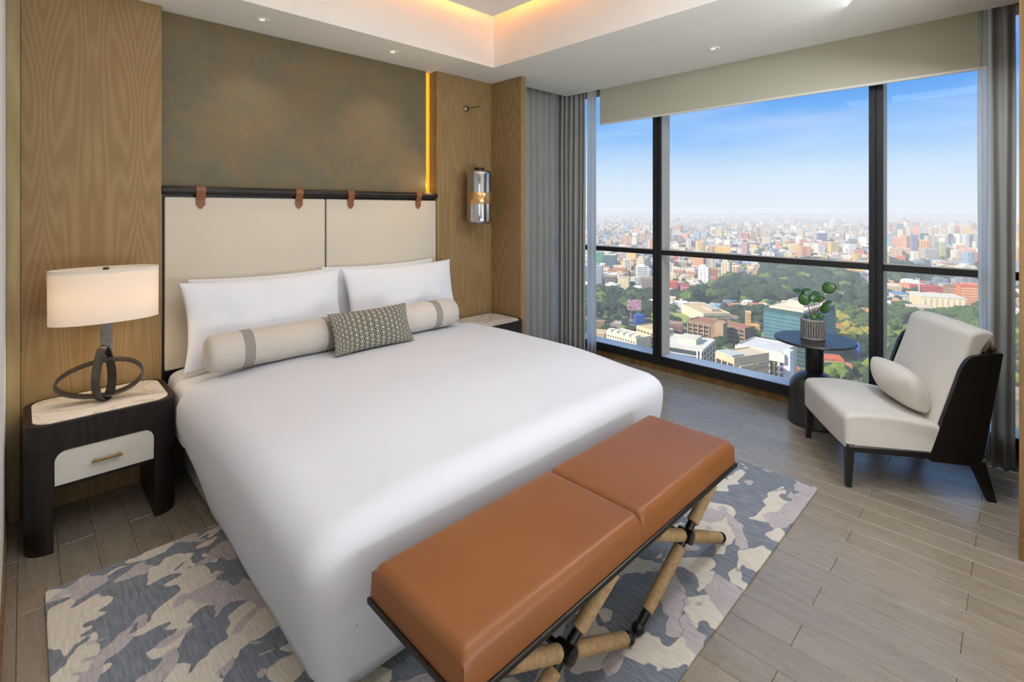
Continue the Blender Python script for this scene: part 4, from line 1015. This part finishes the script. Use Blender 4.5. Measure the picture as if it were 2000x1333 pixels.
B_ = Bld((1331, 595), (1374, 614), (1424, 612), 11, 'long_building', 'long low cream building with striped facade and flat ochre roof near the lawn')
B_.body((222, 210, 178), (208, 178, 130)); B_.bands('a', 3, 1.5, 3.2, 0.4, (206, 214, 196)); B_.bands('b', 3, 1.2, 3.2, 0.4, (150, 134, 104)); B_.part('roof_room', [(B_.la*.2, B_.la*.6, B_.lb*.5, B_.lb*.8, 11, 14)], (186, 176, 160))
# --- left pane
B_ = Bld((1184, 648), (1243, 664), (1262, 655), 13, 'terrace_housing', 'white stepped housing with small dark windows low in the left window pane')
B_.body((222, 212, 190), (216, 200, 170)); B_.windows('a', 11, 3, 1.5, 3.7, 0.4, 0.45, (74, 72, 70)); B_.part('roof_room', [(B_.la*(.08+.2*k), B_.la*(.2+.2*k), 2, 9, 13, 15.5) for k in range(5)], (226, 218, 200))
B_ = Bld((1243, 637), (1284, 650), (1300, 640), 18, 'apartment_block', 'cream apartment block with four rows of windows beside the first window post')
B_.body((214, 190, 152), (206, 176, 134)); B_.windows('a', 6, 4, 2, 3.9, 0.6, 0.45, (96, 78, 62))
B_ = Bld((1150, 652), (1180, 655), (1188, 646), 9, 'warehouse', 'low tan warehouse at the bottom left of the view')
B_.body((196, 170, 126), (200, 178, 140))
B_ = Bld((1156, 629), (1180, 631), (1190, 627), 10, 'warehouse', 'brown low warehouse at the left edge of the view, above a tan one')
B_.body((146, 112, 82), (160, 132, 104))
B_ = Bld((1192, 633), (1222, 636), (1240, 631), 5, 'market_shed', 'low grey market shed beside the dark hoarding panel')
B_.body((150, 142, 130), (176, 166, 150)); 
# hoardings
def panel(u0, u1, vt, vb, foot, col, name, label, cat, frame=None, thick=1.2):
    pL = at(u0, foot, GZ); pR = at(u1, foot, GZ); w = depth(foot); zt = HC-(vt-V0)*w/F_PX; zb = HC-(vb-V0)*w/F_PX
    c = (pL+pR)/2; root = empty(name, (c.x, c.y, GZ), 0, label, cat); d = (pR-pL); L = d.length; d.normalize(); nn = Vector((-d.y, d.x, 0))
    b = BM(); obox(b, (0, 0, (zt+zb)/2-GZ), d, nn, (0, 0, 1), L, thick, zt-zb); pn = obj('board', b, cmat(col, 0.6), root)
    b = BM(); 
    for s in ((-.25, .25) if L > 12 else (0,)): obox(b, d*(s*L)+nn*0.9+Vector((0, 0, (zb-GZ)/2)), d, nn, (0, 0, 1), 0.6, 0.6, zb-GZ+0.2)
    obj('post', b, cmat((196, 190, 180)), root); KEEP.append((c.x, c.y, L/2)); return root, pn, d, nn, L, zt-GZ, zb-GZ
root, pn, d, nn, L, zt, zb = panel(1226, 1252, 586, 606, 628, (226, 170, 186), 'billboard', 'pink and white advertising billboard on a tall pole among the trees', 'billboard')
b = BM(); r_ = random.Random(5)
for k in range(22):
    obox(b, d*(r_.uniform(-.44, .44)*L)-nn*0.68+Vector((0, 0, r_.uniform(zb+.8, zt-.8))), d, nn, (0, 0, 1), r_.uniform(.5, 2.2), 0.1, r_.uniform(.4, 1.4))
obj('board_art', b, cmat((192, 64, 92)), pn); b = BM()
for k in range(9): obox(b, d*(r_.uniform(-.4, .4)*L)-nn*0.72+Vector((0, 0, r_.uniform(zb+1, zt-1))), d, nn, (0, 0, 1), r_.uniform(1, 3), 0.1, r_.uniform(.6, 1.8))
obj('board_art', b, cmat((238, 226, 230)), pn)
panel(1214, 1228, 621, 643, 646, (70, 74, 84), 'hoarding', 'dark grey blank hoarding panel in front of the low sheds', 'hoarding')
panel(1240, 1257, 615, 637, 641, (34, 84, 176), 'blue_tower_sign', 'bright blue square rooftop advertising box beside the dark hoarding', 'sign', thick=9)
# --- generic slab: facing block from base and top rows of the view
def slab(u0, u1, vt, vb, col, lab, win=(70, 74, 80), n=None, roof=None, skew=0.35, name='city_building', group=None, style='w'):
    w = depth(vb); h = (vb-vt)*w/F_PX; W = (u1-u0)*w/F_PX
    zr = GZ+h
    vroof = vt
    un = u0+(u1-u0)*0.72; dv = F_PX*0  # near corner at 72 % of the width
    # roof corner rows follow from the plan: near corner is closest
    cN = at(un, vb, GZ); right = Vector((RT[0], RT[1], 0)); fwd = Vector((FW[0], FW[1], 0))
    a = (-right*0.94+fwd*skew).normalized(); b = (right*0.5+fwd*0.9).normalized(); b = (b-a*b.dot(a)).normalized()
    o = Bld.__new__(Bld); o.N, o.a, o.b, o.la, o.lb, o.h = cN, a, b, W*0.74, W*0.55+4, h
    o.root = empty(name, cN, 0, lab, 'building', group); c = cN+a*o.la/2+b*o.lb/2; KEEP.append((c.x, c.y, max(o.la, o.lb)*0.6))
    o.part('body', [(0, o.la, 0, o.lb, 0, h)], col); o.part('roof', [(-0.3, o.la+0.3, -0.3, o.lb+0.3, h, h+1.0)], roof or tuple(min(255, int(c*1.06)) for c in col))
    if style == 'w':
        fl_ = max(1, int(h/3.6)); o.windows('a', n or max(2, int(o.la/4.5)), fl_, 1.2, (h-1.5)/fl_, 0.6, 0.5, win); o.windows('b', max(1, int(o.lb/5)), fl_, 1.2, (h-1.5)/fl_, 0.5, 0.5, win)
    elif style == 'v':
        k_ = n or max(3, int(o.la/6)); o.part('fin', [(o.la*(k+.25)/k_, o.la*(k+.75)/k_, -0.6, 0, 0, h-1.5) for k in range(k_)], win)
    elif style == 'b':
        fl_ = max(1, int(h/3.6)); o.bands('a', fl_, 1.4, (h-1.5)/fl_, 0.45, win); o.bands('b', fl_, 1.4, (h-1.5)/fl_, 0.45, win)
    return o
S = [
 (1160, 1181, 521, 560, (164, 168, 178), 'grey high-rise flats with white window columns at the left edge of the view', (110, 116, 128), None, None, 'w'),
 (1181, 1210, 541, 563, (138, 122, 112), 'brown flats between the grey high-rise and a cream blank wall', (92, 80, 74), None, (170, 150, 130), 'b'),
 (1207, 1236, 544, 569, (216, 200, 158), 'cream building with a large blank wall above the left pane treetops', (196, 178, 140), 2, (200, 184, 150), 'n'),
 (1196, 1231, 527, 543, (206, 138, 98), 'orange-roofed flats behind the cream blank wall', (150, 106, 80), None, (196, 116, 78), 'w'),
 (1213, 1248, 510, 526, (226, 172, 88), 'yellow-orange flats with pale stripes below the left rail', (240, 216, 170), None, (190, 112, 70), 'w'),
 (1162, 1184, 495, 522, (56, 142, 108), 'building wrapped in bright green netting below the left rail', (70, 160, 124), 3, (60, 150, 112), 'n'),
 (1179, 1211, 499, 524, (72, 104, 112), 'dark teal glass block beside the green netting', (52, 84, 94), None, (206, 210, 190), 'b'),
 (1215, 1240, 487, 509, (196, 192, 198), 'pale grey tower with vertical stripes just below the left rail', (158, 156, 166), 5, None, 'v'),
 (1255, 1282, 545, 584, (150, 134, 122), 'brown-grey tall flats beside the first window post', (112, 100, 96), None, None, 'w'),
 (1246, 1280, 528, 548, (178, 178, 186), 'grey flats behind the brown ones at the first window post', (130, 132, 144), None, None, 'w'),
 (1316, 1327, 495, 513, (208, 74, 62), 'bright red narrow block under the middle rail', (190, 66, 58), 2, None, 'n'),
 (1328, 1337, 494, 513, (158, 160, 196), 'lilac narrow block under the middle rail', (140, 142, 180), 2, None, 'n'),
 (1339, 1349, 494, 509, (222, 202, 130), 'pale yellow narrow block under the middle rail', (204, 184, 116), 2, None, 'n'),
 (1320, 1350, 512, 527, (196, 180, 146), 'cream flats in front of the red and lilac blocks', (122, 108, 92), None, None, 'w'),
 (1354, 1378, 500, 524, (214, 128, 82), 'orange high-rise flats under the middle rail', (170, 92, 70), 5, (196, 120, 90), 'v'),
 (1379, 1388, 506, 521, (136, 176, 212), 'small light blue block right of the orange flats', (110, 150, 190), 2, None, 'w'),
 (1400, 1437, 486, 512, (226, 176, 84), 'long golden yellow block crossing the middle rail', (244, 206, 120), 6, None, 'v'),
 (1438, 1450, 500, 515, (70, 74, 96), 'dark blue narrow block right of the golden one', (90, 94, 112), 2, None, 'v'),
 (1426, 1449, 521, 545, (230, 206, 184), 'cream twin-towered building at the edge of the park', (206, 140, 110), 3, None, 'v'),
 (1380, 1409, 526, 549, (190, 140, 106), 'brown balconied flats left of the cream twin towers', (150, 100, 78), 5, None, 'v'),
 (1409, 1424, 532, 547, (168, 168, 190), 'small lilac flats between brown flats and twin towers', (120, 120, 146), None, None, 'w'),
 (1312, 1346, 529, 545, (206, 150, 124), 'pink long flats at the left of the middle pane', (168, 112, 100), None, (216, 180, 150), 'w'),
 (1345, 1366, 533, 545, (222, 164, 122), 'salmon gabled flats right of the long pink flats', (190, 130, 100), None, (214, 150, 110), 'w'),
 (1366, 1408, 545, 554, (190, 112, 96), 'long low red-brown flats bordering the park', (150, 84, 76), None, (196, 130, 110), 'w'),
 (1306, 1330, 552, 572, (206, 96, 72), 'red-roofed flats beside dark trees, left of the park', (150, 84, 80), None, (214, 104, 70), 'w'),
 (1330, 1354, 558, 580, (196, 104, 108), 'rose-red flats with white balconies left of the park', (222, 180, 176), None, (178, 78, 96), 'w'),
 (1452, 1470, 513, 524, (160, 178, 200), 'pale blue low offices near the top of the park', (128, 148, 176), None, None, 'b'),
 (1470, 1491, 515, 526, (196, 208, 222), 'white and blue low block with a gabled end near the park', (150, 170, 200), None, None, 'b'),
 (1437, 1454, 474, 484, (206, 208, 214), 'square pale grey block standing alone above the middle rail', (196, 198, 206), 2, None, 'n'),
 (1602, 1621, 457, 475, (72, 84, 112), 'dark blue-grey lone tower above the middle rail', (92, 104, 130), 4, None, 'v'),
 (1441, 1447, 487, 497, (236, 220, 206), 'small white tower crossing the middle rail', (220, 206, 196), 2, None, 'n'),
 (1516, 1524, 474, 492, (222, 160, 130), 'peach slender block among the sunlit hillside houses', (200, 140, 112), 2, None, 'w'),
 (1546, 1566, 478, 494, (232, 200, 140), 'warm yellow block among the sunlit hillside houses', (206, 172, 120), None, None, 'w'),
 (1590, 1602, 476, 492, (236, 206, 150), 'pale golden narrow block among the sunlit hillside houses', (210, 180, 130), None, None, 'w'),
 (1672, 1682, 474, 487, (228, 160, 110), 'orange block near the second window post', (200, 136, 96), None, None, 'w'),
 (1766, 1779, 468, 492, (206, 208, 210), 'white stepped tower in the right pane', (176, 180, 190), 3, None, 'v'),
 (1760, 1786, 486, 506, (222, 186, 156), 'peach block below the white stepped tower', (196, 156, 134), None, None, 'w'),
 (1784, 1797, 460, 503, (126, 134, 156), 'slate blue tower right of the white stepped tower', (104, 114, 140), None, None, 'w'),
 (1796, 1822, 457, 474, (84, 158, 142), 'green and teal netted tower top in the right pane', (110, 190, 160), 5, None, 'v'),
 (1801, 1820, 471, 504, (222, 176, 122), 'tan twin-shaft tower below the green netting', (200, 150, 100), 3, None, 'v'),
 (1823, 1834, 454, 470, (112, 148, 200), 'light blue tower behind the right pane high-rises', (90, 130, 188), None, None, 'b'),
 (1835, 1856, 459, 480, (226, 214, 184), 'cream tower with white horizontal bands in the right pane', (246, 240, 226), None, None, 'b'),
 (1812, 1840, 487, 514, (176, 176, 164), 'grey rounded office tower in the middle of the right pane', (142, 146, 146), None, None, 'b'),
 (1840, 1849, 474, 506, (176, 180, 130), 'olive narrow tower right of the grey rounded tower', (150, 156, 112), None, None, 'w'),
 (1850, 1861, 480, 498, (196, 200, 216), 'striped lilac-white block right of the olive tower', (150, 158, 186), None, None, 'b'),
 (1856, 1863, 458, 484, (78, 82, 98), 'thin dark tower in the right pane', (96, 100, 116), 2, None, 'v'),
 (1864, 1882, 463, 482, (190, 130, 100), 'terracotta tower with a dark opening in the right pane', (120, 84, 74), 3, None, 'w'),
 (1884, 1913, 459, 484, (108, 108, 130), 'broad slate tower near the right curtain', (88, 90, 114), None, None, 'w'),
 (1871, 1890, 478, 503, (238, 226, 202), 'cream building with tall red fins in the right pane', (206, 120, 96), 6, None, 'v'),
 (1888, 1914, 487, 508, (226, 180, 150), 'peach sloping block near the right curtain', (204, 150, 124), None, None, 'w'),
 (1754, 1774, 501, 516, (226, 132, 96), 'orange-red block just above the right rail', (200, 110, 84), None, None, 'w'),
 (1859, 1890, 561, 599, (154, 118, 92), 'brown concrete frame building under construction in the right pane', (206, 186, 160), 7, (140, 110, 88), 'w'),
 (1886, 1930, 561, 604, (206, 122, 74), 'orange sunlit frame building under construction by the right curtain', (244, 206, 160), 9, (216, 92, 48), 'w'),
 (1801, 1858, 563, 578, (178, 70, 56), 'long red-roofed hall in the right pane', (206, 200, 190), 1, (186, 62, 48), 'n'),
 (1817, 1916, 585, 612, (226, 208, 172), 'long cream sunlit wall building below the construction frames', (238, 222, 190), 8, (216, 206, 186), 'v'),
 (1750, 1783, 576, 590, (222, 214, 196), 'white hall with a bright blue roof, left in the right pane', (120, 160, 206), 4, (84, 142, 206), 'w'),
 (1798, 1834, 583, 603, (222, 206, 180), 'cream hall with a bright blue roof beside palm trees', (170, 160, 140), 4, (84, 136, 196), 'w'),
 (1735, 1771, 561, 580, (208, 190, 158), 'cream low-rise building right of the second window post', (176, 160, 132), 3, None, 'w'),
 (1788, 1834, 603, 617, (206, 182, 150), 'low peach terraces among trees behind the chair', (160, 130, 100), 6, (216, 196, 170), 'w'),
 (1635, 1657, 639, 652, (196, 130, 96), 'orange-roofed villa among bright green trees', (150, 110, 90), 3, (212, 110, 66), 'w'),
 (1612, 1662, 706, 730, (188, 150, 120), 'terracotta-roofed houses right of the black table column', (120, 100, 90), 4, (206, 106, 64), 'w'),
 (1646, 1672, 718, 738, (176, 150, 120), 'tan-roofed house beside the terracotta-roofed houses', (120, 100, 90), 3, (196, 124, 86), 'w'),
 (1552, 1566, 724, 744, (196, 130, 100), 'small orange house left of the black table column', (150, 110, 90), 2, (214, 120, 78), 'w'),
 (1425, 1437, 598, 612, (206, 110, 80), 'small red-roofed house left of the teal building', (180, 140, 110), 2, (206, 92, 64), 'w'),
 (1470, 1498, 598, 614, (206, 150, 120), 'pink-roofed villa just left of the teal building', (222, 200, 176), 3, (206, 116, 92), 'w'),
 (1462, 1492, 640, 654, (226, 182, 90), 'yellow low houses between the brown blocks and the teal building', (190, 140, 70), 4, (216, 160, 74), 'w'),
 (1458, 1470, 612, 640, (216, 176, 116), 'yellow slim terraces between the brown blocks and the teal building', (176, 130, 80), 2, None, 'w'),
 (1306, 1342, 636, 654, (150, 112, 100), 'dull brown long shed left of the brown office blocks', (110, 84, 78), 6, (164, 128, 112), 'w'),
 (1396, 1424, 660, 672, (206, 138, 96), 'low terracotta sheds behind the beige concrete building', (160, 110, 80), 3, (212, 130, 84), 'n'),
 (1178, 1196, 590, 600, (232, 232, 222), 'white roofed hall among the trees in the left pane', (200, 200, 190), 2, (240, 240, 232), 'n'),
 (1192, 1212, 571, 582, (86, 154, 140), 'turquoise-roofed hall among the trees in the left pane', (170, 180, 170), 3, (96, 170, 152), 'n'),
]
for u0, u1, vt, vb, col, lab, win, n_, roof, st in S: slab(u0, u1, vt, vb, col, lab, win, n_, roof, style=st)
# light mast
p = at(1795, 590, GZ); w_ = depth(590); b = BM(); hh = (590-545)*w_/F_PX; tube(b, [(0, 0, 0), (0, 0, hh)], 0.7, 8)
lm = empty('light_mast', p, 0, 'tall pale floodlight mast rising over the trees in the right pane', 'mast'); obj('pole', b, cmat((214, 216, 220)), lm)
b = BM(); d_ = Vector((-RT[0], -RT[1], 0)); obox(b, (d_.x*2.5, d_.y*2.5, hh), d_, (FW[0], FW[1], 0), (0, 0, 1), 6, 1.2, 1.2); obj('lamp_head', b, cmat((220, 222, 226)), lm)
p = at(1675, 705, GZ); wr_ = depth(705); lab = empty('blue_tarpaulin_tower', p, 0, 'bright blue wrapped tower right of the black side table', 'tower')
hh = (705-668)*wr_/F_PX; b = BM(); lathe(b, [(0.0, hh*0.12), (1.6, hh*0.15), (2.2, hh*0.5), (1.8, hh*0.9), (0.0, hh)], 12); obj('tarpaulin', b, cmat((52, 100, 196)), lab, smooth=True); b = BM(); tube(b, [(0, 0, 0), (0, 0, hh*.15)], 0.6, 8); obj('pole', b, cmat((150, 150, 150)), lab); KEEP.append((p.x, p.y, 8))
# ------------------------------------------------------------------ trees
def tree_mat(name, a, c):
    m = MT(name, a, 0.9); oi = m.n('ShaderNodeObjectInfo'); g = m.n('ShaderNodeNewGeometry')
    f = m.noise(g.outputs['Position'], 0.35, 4, 0.6); f2 = m.math('ADD', m.math('MULTIPLY', f, 0.7), m.math('MULTIPLY', oi.outputs['Random'], 0.35))
    m.base(m.ramp(f2, [(0.28, a), (0.72, c)])); m.bump(m.noise(g.outputs['Position'], 0.9, 3, 0.7), 1.0, 1.5); return m.m
M['tree_dark'] = tree_mat('tree_dark', (28, 48, 28), (56, 78, 40)); M['tree_green'] = tree_mat('tree_green', (60, 88, 34), (126, 146, 54)); M['tree_gold'] = tree_mat('tree_gold', (112, 118, 36), (176, 160, 60))
M['trunk'] = cmat((86, 70, 54))
def crown(seed, sub=3):
    b = BM(); bmesh.ops.create_icosphere(b, subdivisions=sub, radius=1.0)
    for v in b.verts:
        d = v.co.normalized(); k = 0.80+0.34*noise.noise(d*1.6+Vector((seed, 0, 0)))+0.26*abs(noise.noise(d*4.1+Vector((0, seed, 0))))
        v.co = Vector((d.x*k, d.y*k, d.z*k*0.72+0.95))
    return b
CR = {}
for mk in ('tree_dark', 'tree_green', 'tree_gold'):
    for s in range(3):
        o = obj('crown', crown(s*5.3+len(mk)), M[mk]); CR[(mk, s)] = o.data; bpy.data.objects.remove(o)
b = BM(); tube(b, [(0, 0, 0), (0.02, 0, 0.3), (0, 0.02, 0.7)], [0.10, 0.07, 0.05], 7); o = obj('trunk', b, M['trunk']); TRK = o.data; bpy.data.objects.remove(o)
def in_poly(u, v, P):
    c = False; j = len(P)-1
    for i in range(len(P)):
        if (P[i][1] > v) != (P[j][1] > v) and u < (P[j][0]-P[i][0])*(v-P[i][1])/(P[j][1]-P[i][1])+P[i][0]: c = not c
        j = i
    return c
# zones are laid out on the ground through the map rows/columns of the view: (polygon, crown material, spacing, radius, label, group)
Z = [
 ([(1140, 572), (1275, 578), (1275, 622), (1140, 622)], 'tree_dark', 13, 8.5, 'dark green tree in the wood around the billboard, left window pane', 'trees around the billboard'),
 ([(1340, 600), (1306, 585), (1372, 572), (1420, 552), (1480, 548), (1500, 520), (1562, 512), (1622, 522), (1700, 572), (1700, 618), (1640, 606), (1560, 590), (1480, 600), (1420, 596)], 'tree_dark', 17, 11, 'hazy dark green tree in the large park behind the teal building', 'trees in the large park'),
 ([(1415, 616), (1492, 612), (1492, 640), (1455, 634), (1425, 625)], 'tree_dark', 11, 7, 'dark round tree between the long cream building and the teal building', 'trees beside the teal building'),
 ([(1412, 658), (1470, 652), (1495, 668), (1440, 676)], 'tree_green', 8, 5, 'sunlit green tree behind the white framed office block', 'trees behind the white framed block'),
 ([(1632, 606), (1700, 618), (1700, 700), (1668, 696), (1632, 660)], 'tree_gold', 9, 6.5, 'yellow-green tree in the sunlit grove right of the potted plant', 'trees in the sunlit grove'),
 ([(1725, 595), (1800, 608), (1760, 640), (1725, 720)], 'tree_green', 9.5, 6.5, 'bright green tree behind the lounge chair, left in the right window pane', 'green trees left in the right pane'),
 ([(1790, 618), (1950, 612), (1960, 690), (1800, 700), (1760, 660)], 'tree_green', 10, 7, 'olive green tree above the chair back in the right window pane', 'olive trees above the chair back'),
 ([(1728, 518), (1800, 530), (1800, 562), (1728, 556)], 'tree_dark', 18, 11, 'blue-green hazy tree below the rail in the right window pane', 'hazy trees in the right pane'),
 ([(1800, 545), (1860, 548), (1858, 560), (1800, 560)], 'tree_dark', 17, 10, 'dark tree behind the long red-roofed hall', 'trees behind the red-roofed hall'),
 ([(1306, 600), (1330, 606), (1345, 620), (1330, 634), (1306, 634)], 'tree_gold', 20, 4, 'small yellow-green tree dotted on the lawn left of the long cream building', 'trees on the lawn'),
 ([(1660, 700), (1700, 690), (1700, 770), (1640, 745)], 'tree_green', 8, 4.5, 'small green tree among the houses at the foot of the second window post', 'trees among the terracotta houses'),
 ([(1310, 648), (1330, 650), (1326, 662), (1306, 664)], 'tree_dark', 9, 4, 'dark tree beside the dull brown shed', 'trees beside the brown shed'),
]
rt = random.Random(11); ind = []; mass = []
def free(x, y, m=0):
    for kx, ky, kr in KEEP:
        if (x-kx)**2+(y-ky)**2 < (kr+m)**2: return False
    return True
for poly, mk, sp, R0, lab, grp in Z:
    us = [p[0] for p in poly]; vs = [p[1] for p in poly]
    cs = [at(u, v, GZ) for u, v in poly]; x0, x1 = min(c.x for c in cs), max(c.x for c in cs); y0, y1 = min(c.y for c in cs), max(c.y for c in cs)
    x = x0
    while x < x1:
        y = y0
        while y < y1:
            X = x+rt.uniform(-.45, .45)*sp; Y = y+rt.uniform(-.45, .45)*sp; u, v = px((X, Y, GZ))
            if in_poly(u, v, poly) and free(X, Y, 1): ind.append((math.hypot(X, Y), X, Y, R0*rt.uniform(.7, 1.25), mk if rt.random() < .8 else rt.choice(['tree_dark', 'tree_green']), lab, grp))
            y += sp
        x += sp
# scattered street trees, plus the groves continuing outside the view
for k in range(4200):
    v = 424+330*rt.random()**2.2; u = rt.uniform(1020, 2120); w_ = depth(v)
    p = at(u, v, GZ)
    if any(in_poly(u, v, z[0]) for z in Z) or not free(p.x, p.y, 4): continue
    mass.append((w_, p.x, p.y, rt.uniform(4, 8), 0 if rt.random() < .75 else 1))
ind.sort(key=lambda t_: -t_[3]/t_[0])
first = {}
for d_, X, Y, R_, mk, lab, grp in ind[:290]:
    r_ = empty('tree', (X, Y, GZ), rt.uniform(0, 6.28), lab, 'tree', grp); r_.scale = (R_, R_, R_*rt.uniform(.85, 1.2))
    c_ = bpy.data.objects.new('crown', CR[(mk, rt.randrange(3))]); C.objects.link(c_); c_.parent = r_
    t_ = bpy.data.objects.new('trunk', TRK); C.objects.link(t_); t_.parent = r_
low = [crown(s*3.1, 2) for s in range(4)]
lowd = []
for b in low:
    b.verts.ensure_lookup_table(); b.faces.ensure_lookup_table(); lowd.append(([tuple(v.co) for v in b.verts], [tuple(v.index for v in f.verts) for f in b.faces])); b.free()
def massed(items, name, mat, label):
    V = []; Fc = []
    for X, Y, R_ in items:
        vv, ff = lowd[rt.randrange(4)]; a = rt.uniform(0, 6.28); c_, s_ = math.cos(a)*R_, math.sin(a)*R_; n0 = len(V)
        V += [(X+x*c_-y*s_, Y+x*s_+y*c_, GZ+z*R_) for x, y, z in vv]; Fc += [(f[0]+n0, f[1]+n0, f[2]+n0) for f in ff]
    if V: o = obj(name, (V, Fc), mat); tag(o, label, 'trees', kind='stuff')
massed([(X, Y, R_) for d_, X, Y, R_, mk, l_, g_ in ind[290:] if mk == 'tree_dark'], 'distant_wood', M['tree_dark'], 'dark canopy of the park and woods far behind the nearer trees')
massed([(X, Y, R_) for d_, X, Y, R_, mk, l_, g_ in ind[290:] if mk != 'tree_dark'], 'distant_grove', M['tree_green'], 'lighter green canopy between the nearer trees')
massed([(X, Y, R_) for w_, X, Y, R_, k in mass if k == 0], 'street_trees', M['tree_dark'], 'dark street trees scattered between the city buildings')
massed([(X, Y, R_) for w_, X, Y, R_, k in mass if k == 1], 'garden_trees', M['tree_green'], 'light green garden trees scattered between the city buildings')
# lawn
P = [at(u, v, GZ+0.2) for u, v in ((1290, 612), (1312, 606), (1345, 616), (1340, 634), (1300, 640))]
b = BM(); vs = [b.verts.new(p) for p in P]; b.faces.new(vs); e_ = bmesh.ops.extrude_face_region(b, geom=b.faces[:]); bmesh.ops.translate(b, vec=(0, 0, 0.2), verts=[g for g in e_['geom'] if isinstance(g, bmesh.types.BMVert)])
tag(obj('lawn', b, cmat((150, 156, 70))), 'sunlit lawn left of the long cream building', 'lawn')
# ------------------------------------------------------------------ filler city
PAL = [((216, 200, 172), 5), ((232, 222, 204), 5), ((206, 176, 140), 4), ((222, 160, 116), 3), ((196, 120, 88), 1), ((178, 176, 178), 4), ((140, 146, 158), 3), ((240, 236, 228), 3), ((226, 192, 120), 2), ((120, 132, 146), 1), ((188, 150, 140), 2), ((150, 176, 196), 1)]
PL = [c for c, k in PAL for _ in range(k)]
items = []
for k in range(16000):
    q = rt.random(); v = 419.5+200*q**3.0; u = rt.uniform(1000, 2140); w_ = depth(v)
    if w_ > 9000: continue
    p = at(u, v, GZ)
    if any(in_poly(u, v, z[0]) for z in Z): continue
    big = 1+w_/4200
    a_ = rt.uniform(9, 20)*big; b_ = rt.uniform(9, 20)*big; tall = rt.random() < (0.05 if v < 450 else 0.14 if v < 560 else 0.03)
    h = rt.uniform(16, 40) if tall else rt.uniform(5, 15)
    if u > 1730 and 440 < v < 500: h *= 1.7
    if v > 575: h = min(h, 8)
    if not free(p.x, p.y, max(a_, b_)*.7): continue
    items.append((w_, p.x, p.y, a_, b_, h, rt.uniform(0, .25)+(0.5 if rt.random() < .5 else 0), rt.choice(PL)))
# thin out overlaps on a hash grid
cell = {}; keep = []
for it in sorted(items, key=lambda t_: t_[0]):
    g = (int(it[1]//24), int(it[2]//24))
    if it[0] < 3000 and any((g[0]+i, g[1]+j) in cell and math.hypot(cell[(g[0]+i, g[1]+j)][0]-it[1], cell[(g[0]+i, g[1]+j)][1]-it[2]) < 19 for i in (-1, 0, 1) for j in (-1, 0, 1)): continue
    cell[g] = (it[1], it[2]); keep.append(it)
print('city blocks', len(keep), 'individual trees', len(ind))
bb = BM(); box(bb, -.5, .5, -.5, .5, 0, 1); box(bb, -.3, .2, -.2, .35, 1, 1.12); UB = obj('unit', bb, M['cwallo']).data; bpy.data.objects.remove(bpy.data.objects['unit'])
seen = [it for it in keep if 1120 < px((it[1], it[2], GZ))[0] < 1960]
inds = set(id(i) for i in seen[:215])
GRP = {}
for it in keep:
    if id(it) not in inds: continue
    w_, X, Y, a_, b_, h, rz, c = it; u, v = px((X, Y, GZ))
    pane = 'left' if u < 1283 else ('middle' if u < 1710 else 'right')
    tone = 'pale' if sum(c) > 580 else ('reddish' if c[0] > c[2]+60 else 'greyish'); hh_ = 'tall' if h > 16 else 'low'
    key = '%s %s city block in the dense built-up area seen through the %s window pane' % (hh_, tone, pane)
    o = bpy.data.objects.new('city_block', UB); C.objects.link(o); o.location = (X, Y, GZ); o.rotation_euler = (0, 0, rz); o.scale = (a_, b_, h); o.color = lin(c)
    tag(o, key, 'building', '%s %s city blocks, %s pane' % (hh_, tone, pane))
V = []; Fc = []; CL = []
for it in keep:
    if id(it) in inds: continue
    w_, X, Y, a_, b_, h, rz, c = it; ca, sa = math.cos(rz), math.sin(rz); n0 = len(V)
    for z in (0, h):
        for sx_, sy_ in ((-.5, -.5), (.5, -.5), (.5, .5), (-.5, .5)): V.append((X+sx_*a_*ca-sy_*b_*sa, Y+sx_*a_*sa+sy_*b_*ca, GZ+z))
    Fc += [tuple(n0+k for k in q) for q in ((4, 5, 6, 7), (0, 1, 5, 4), (1, 2, 6, 5), (2, 3, 7, 6), (3, 0, 4, 7))]
    CL += [c]*5
o = obj('distant_city', (V, Fc), M['cwall']); at_ = o.data.attributes.new('Col', 'FLOAT_COLOR', 'FACE')
for i, c in enumerate(CL): at_.data[i].color = lin(c)
tag(o, 'countless far city buildings fading into haze towards the horizon', 'city', kind='stuff')
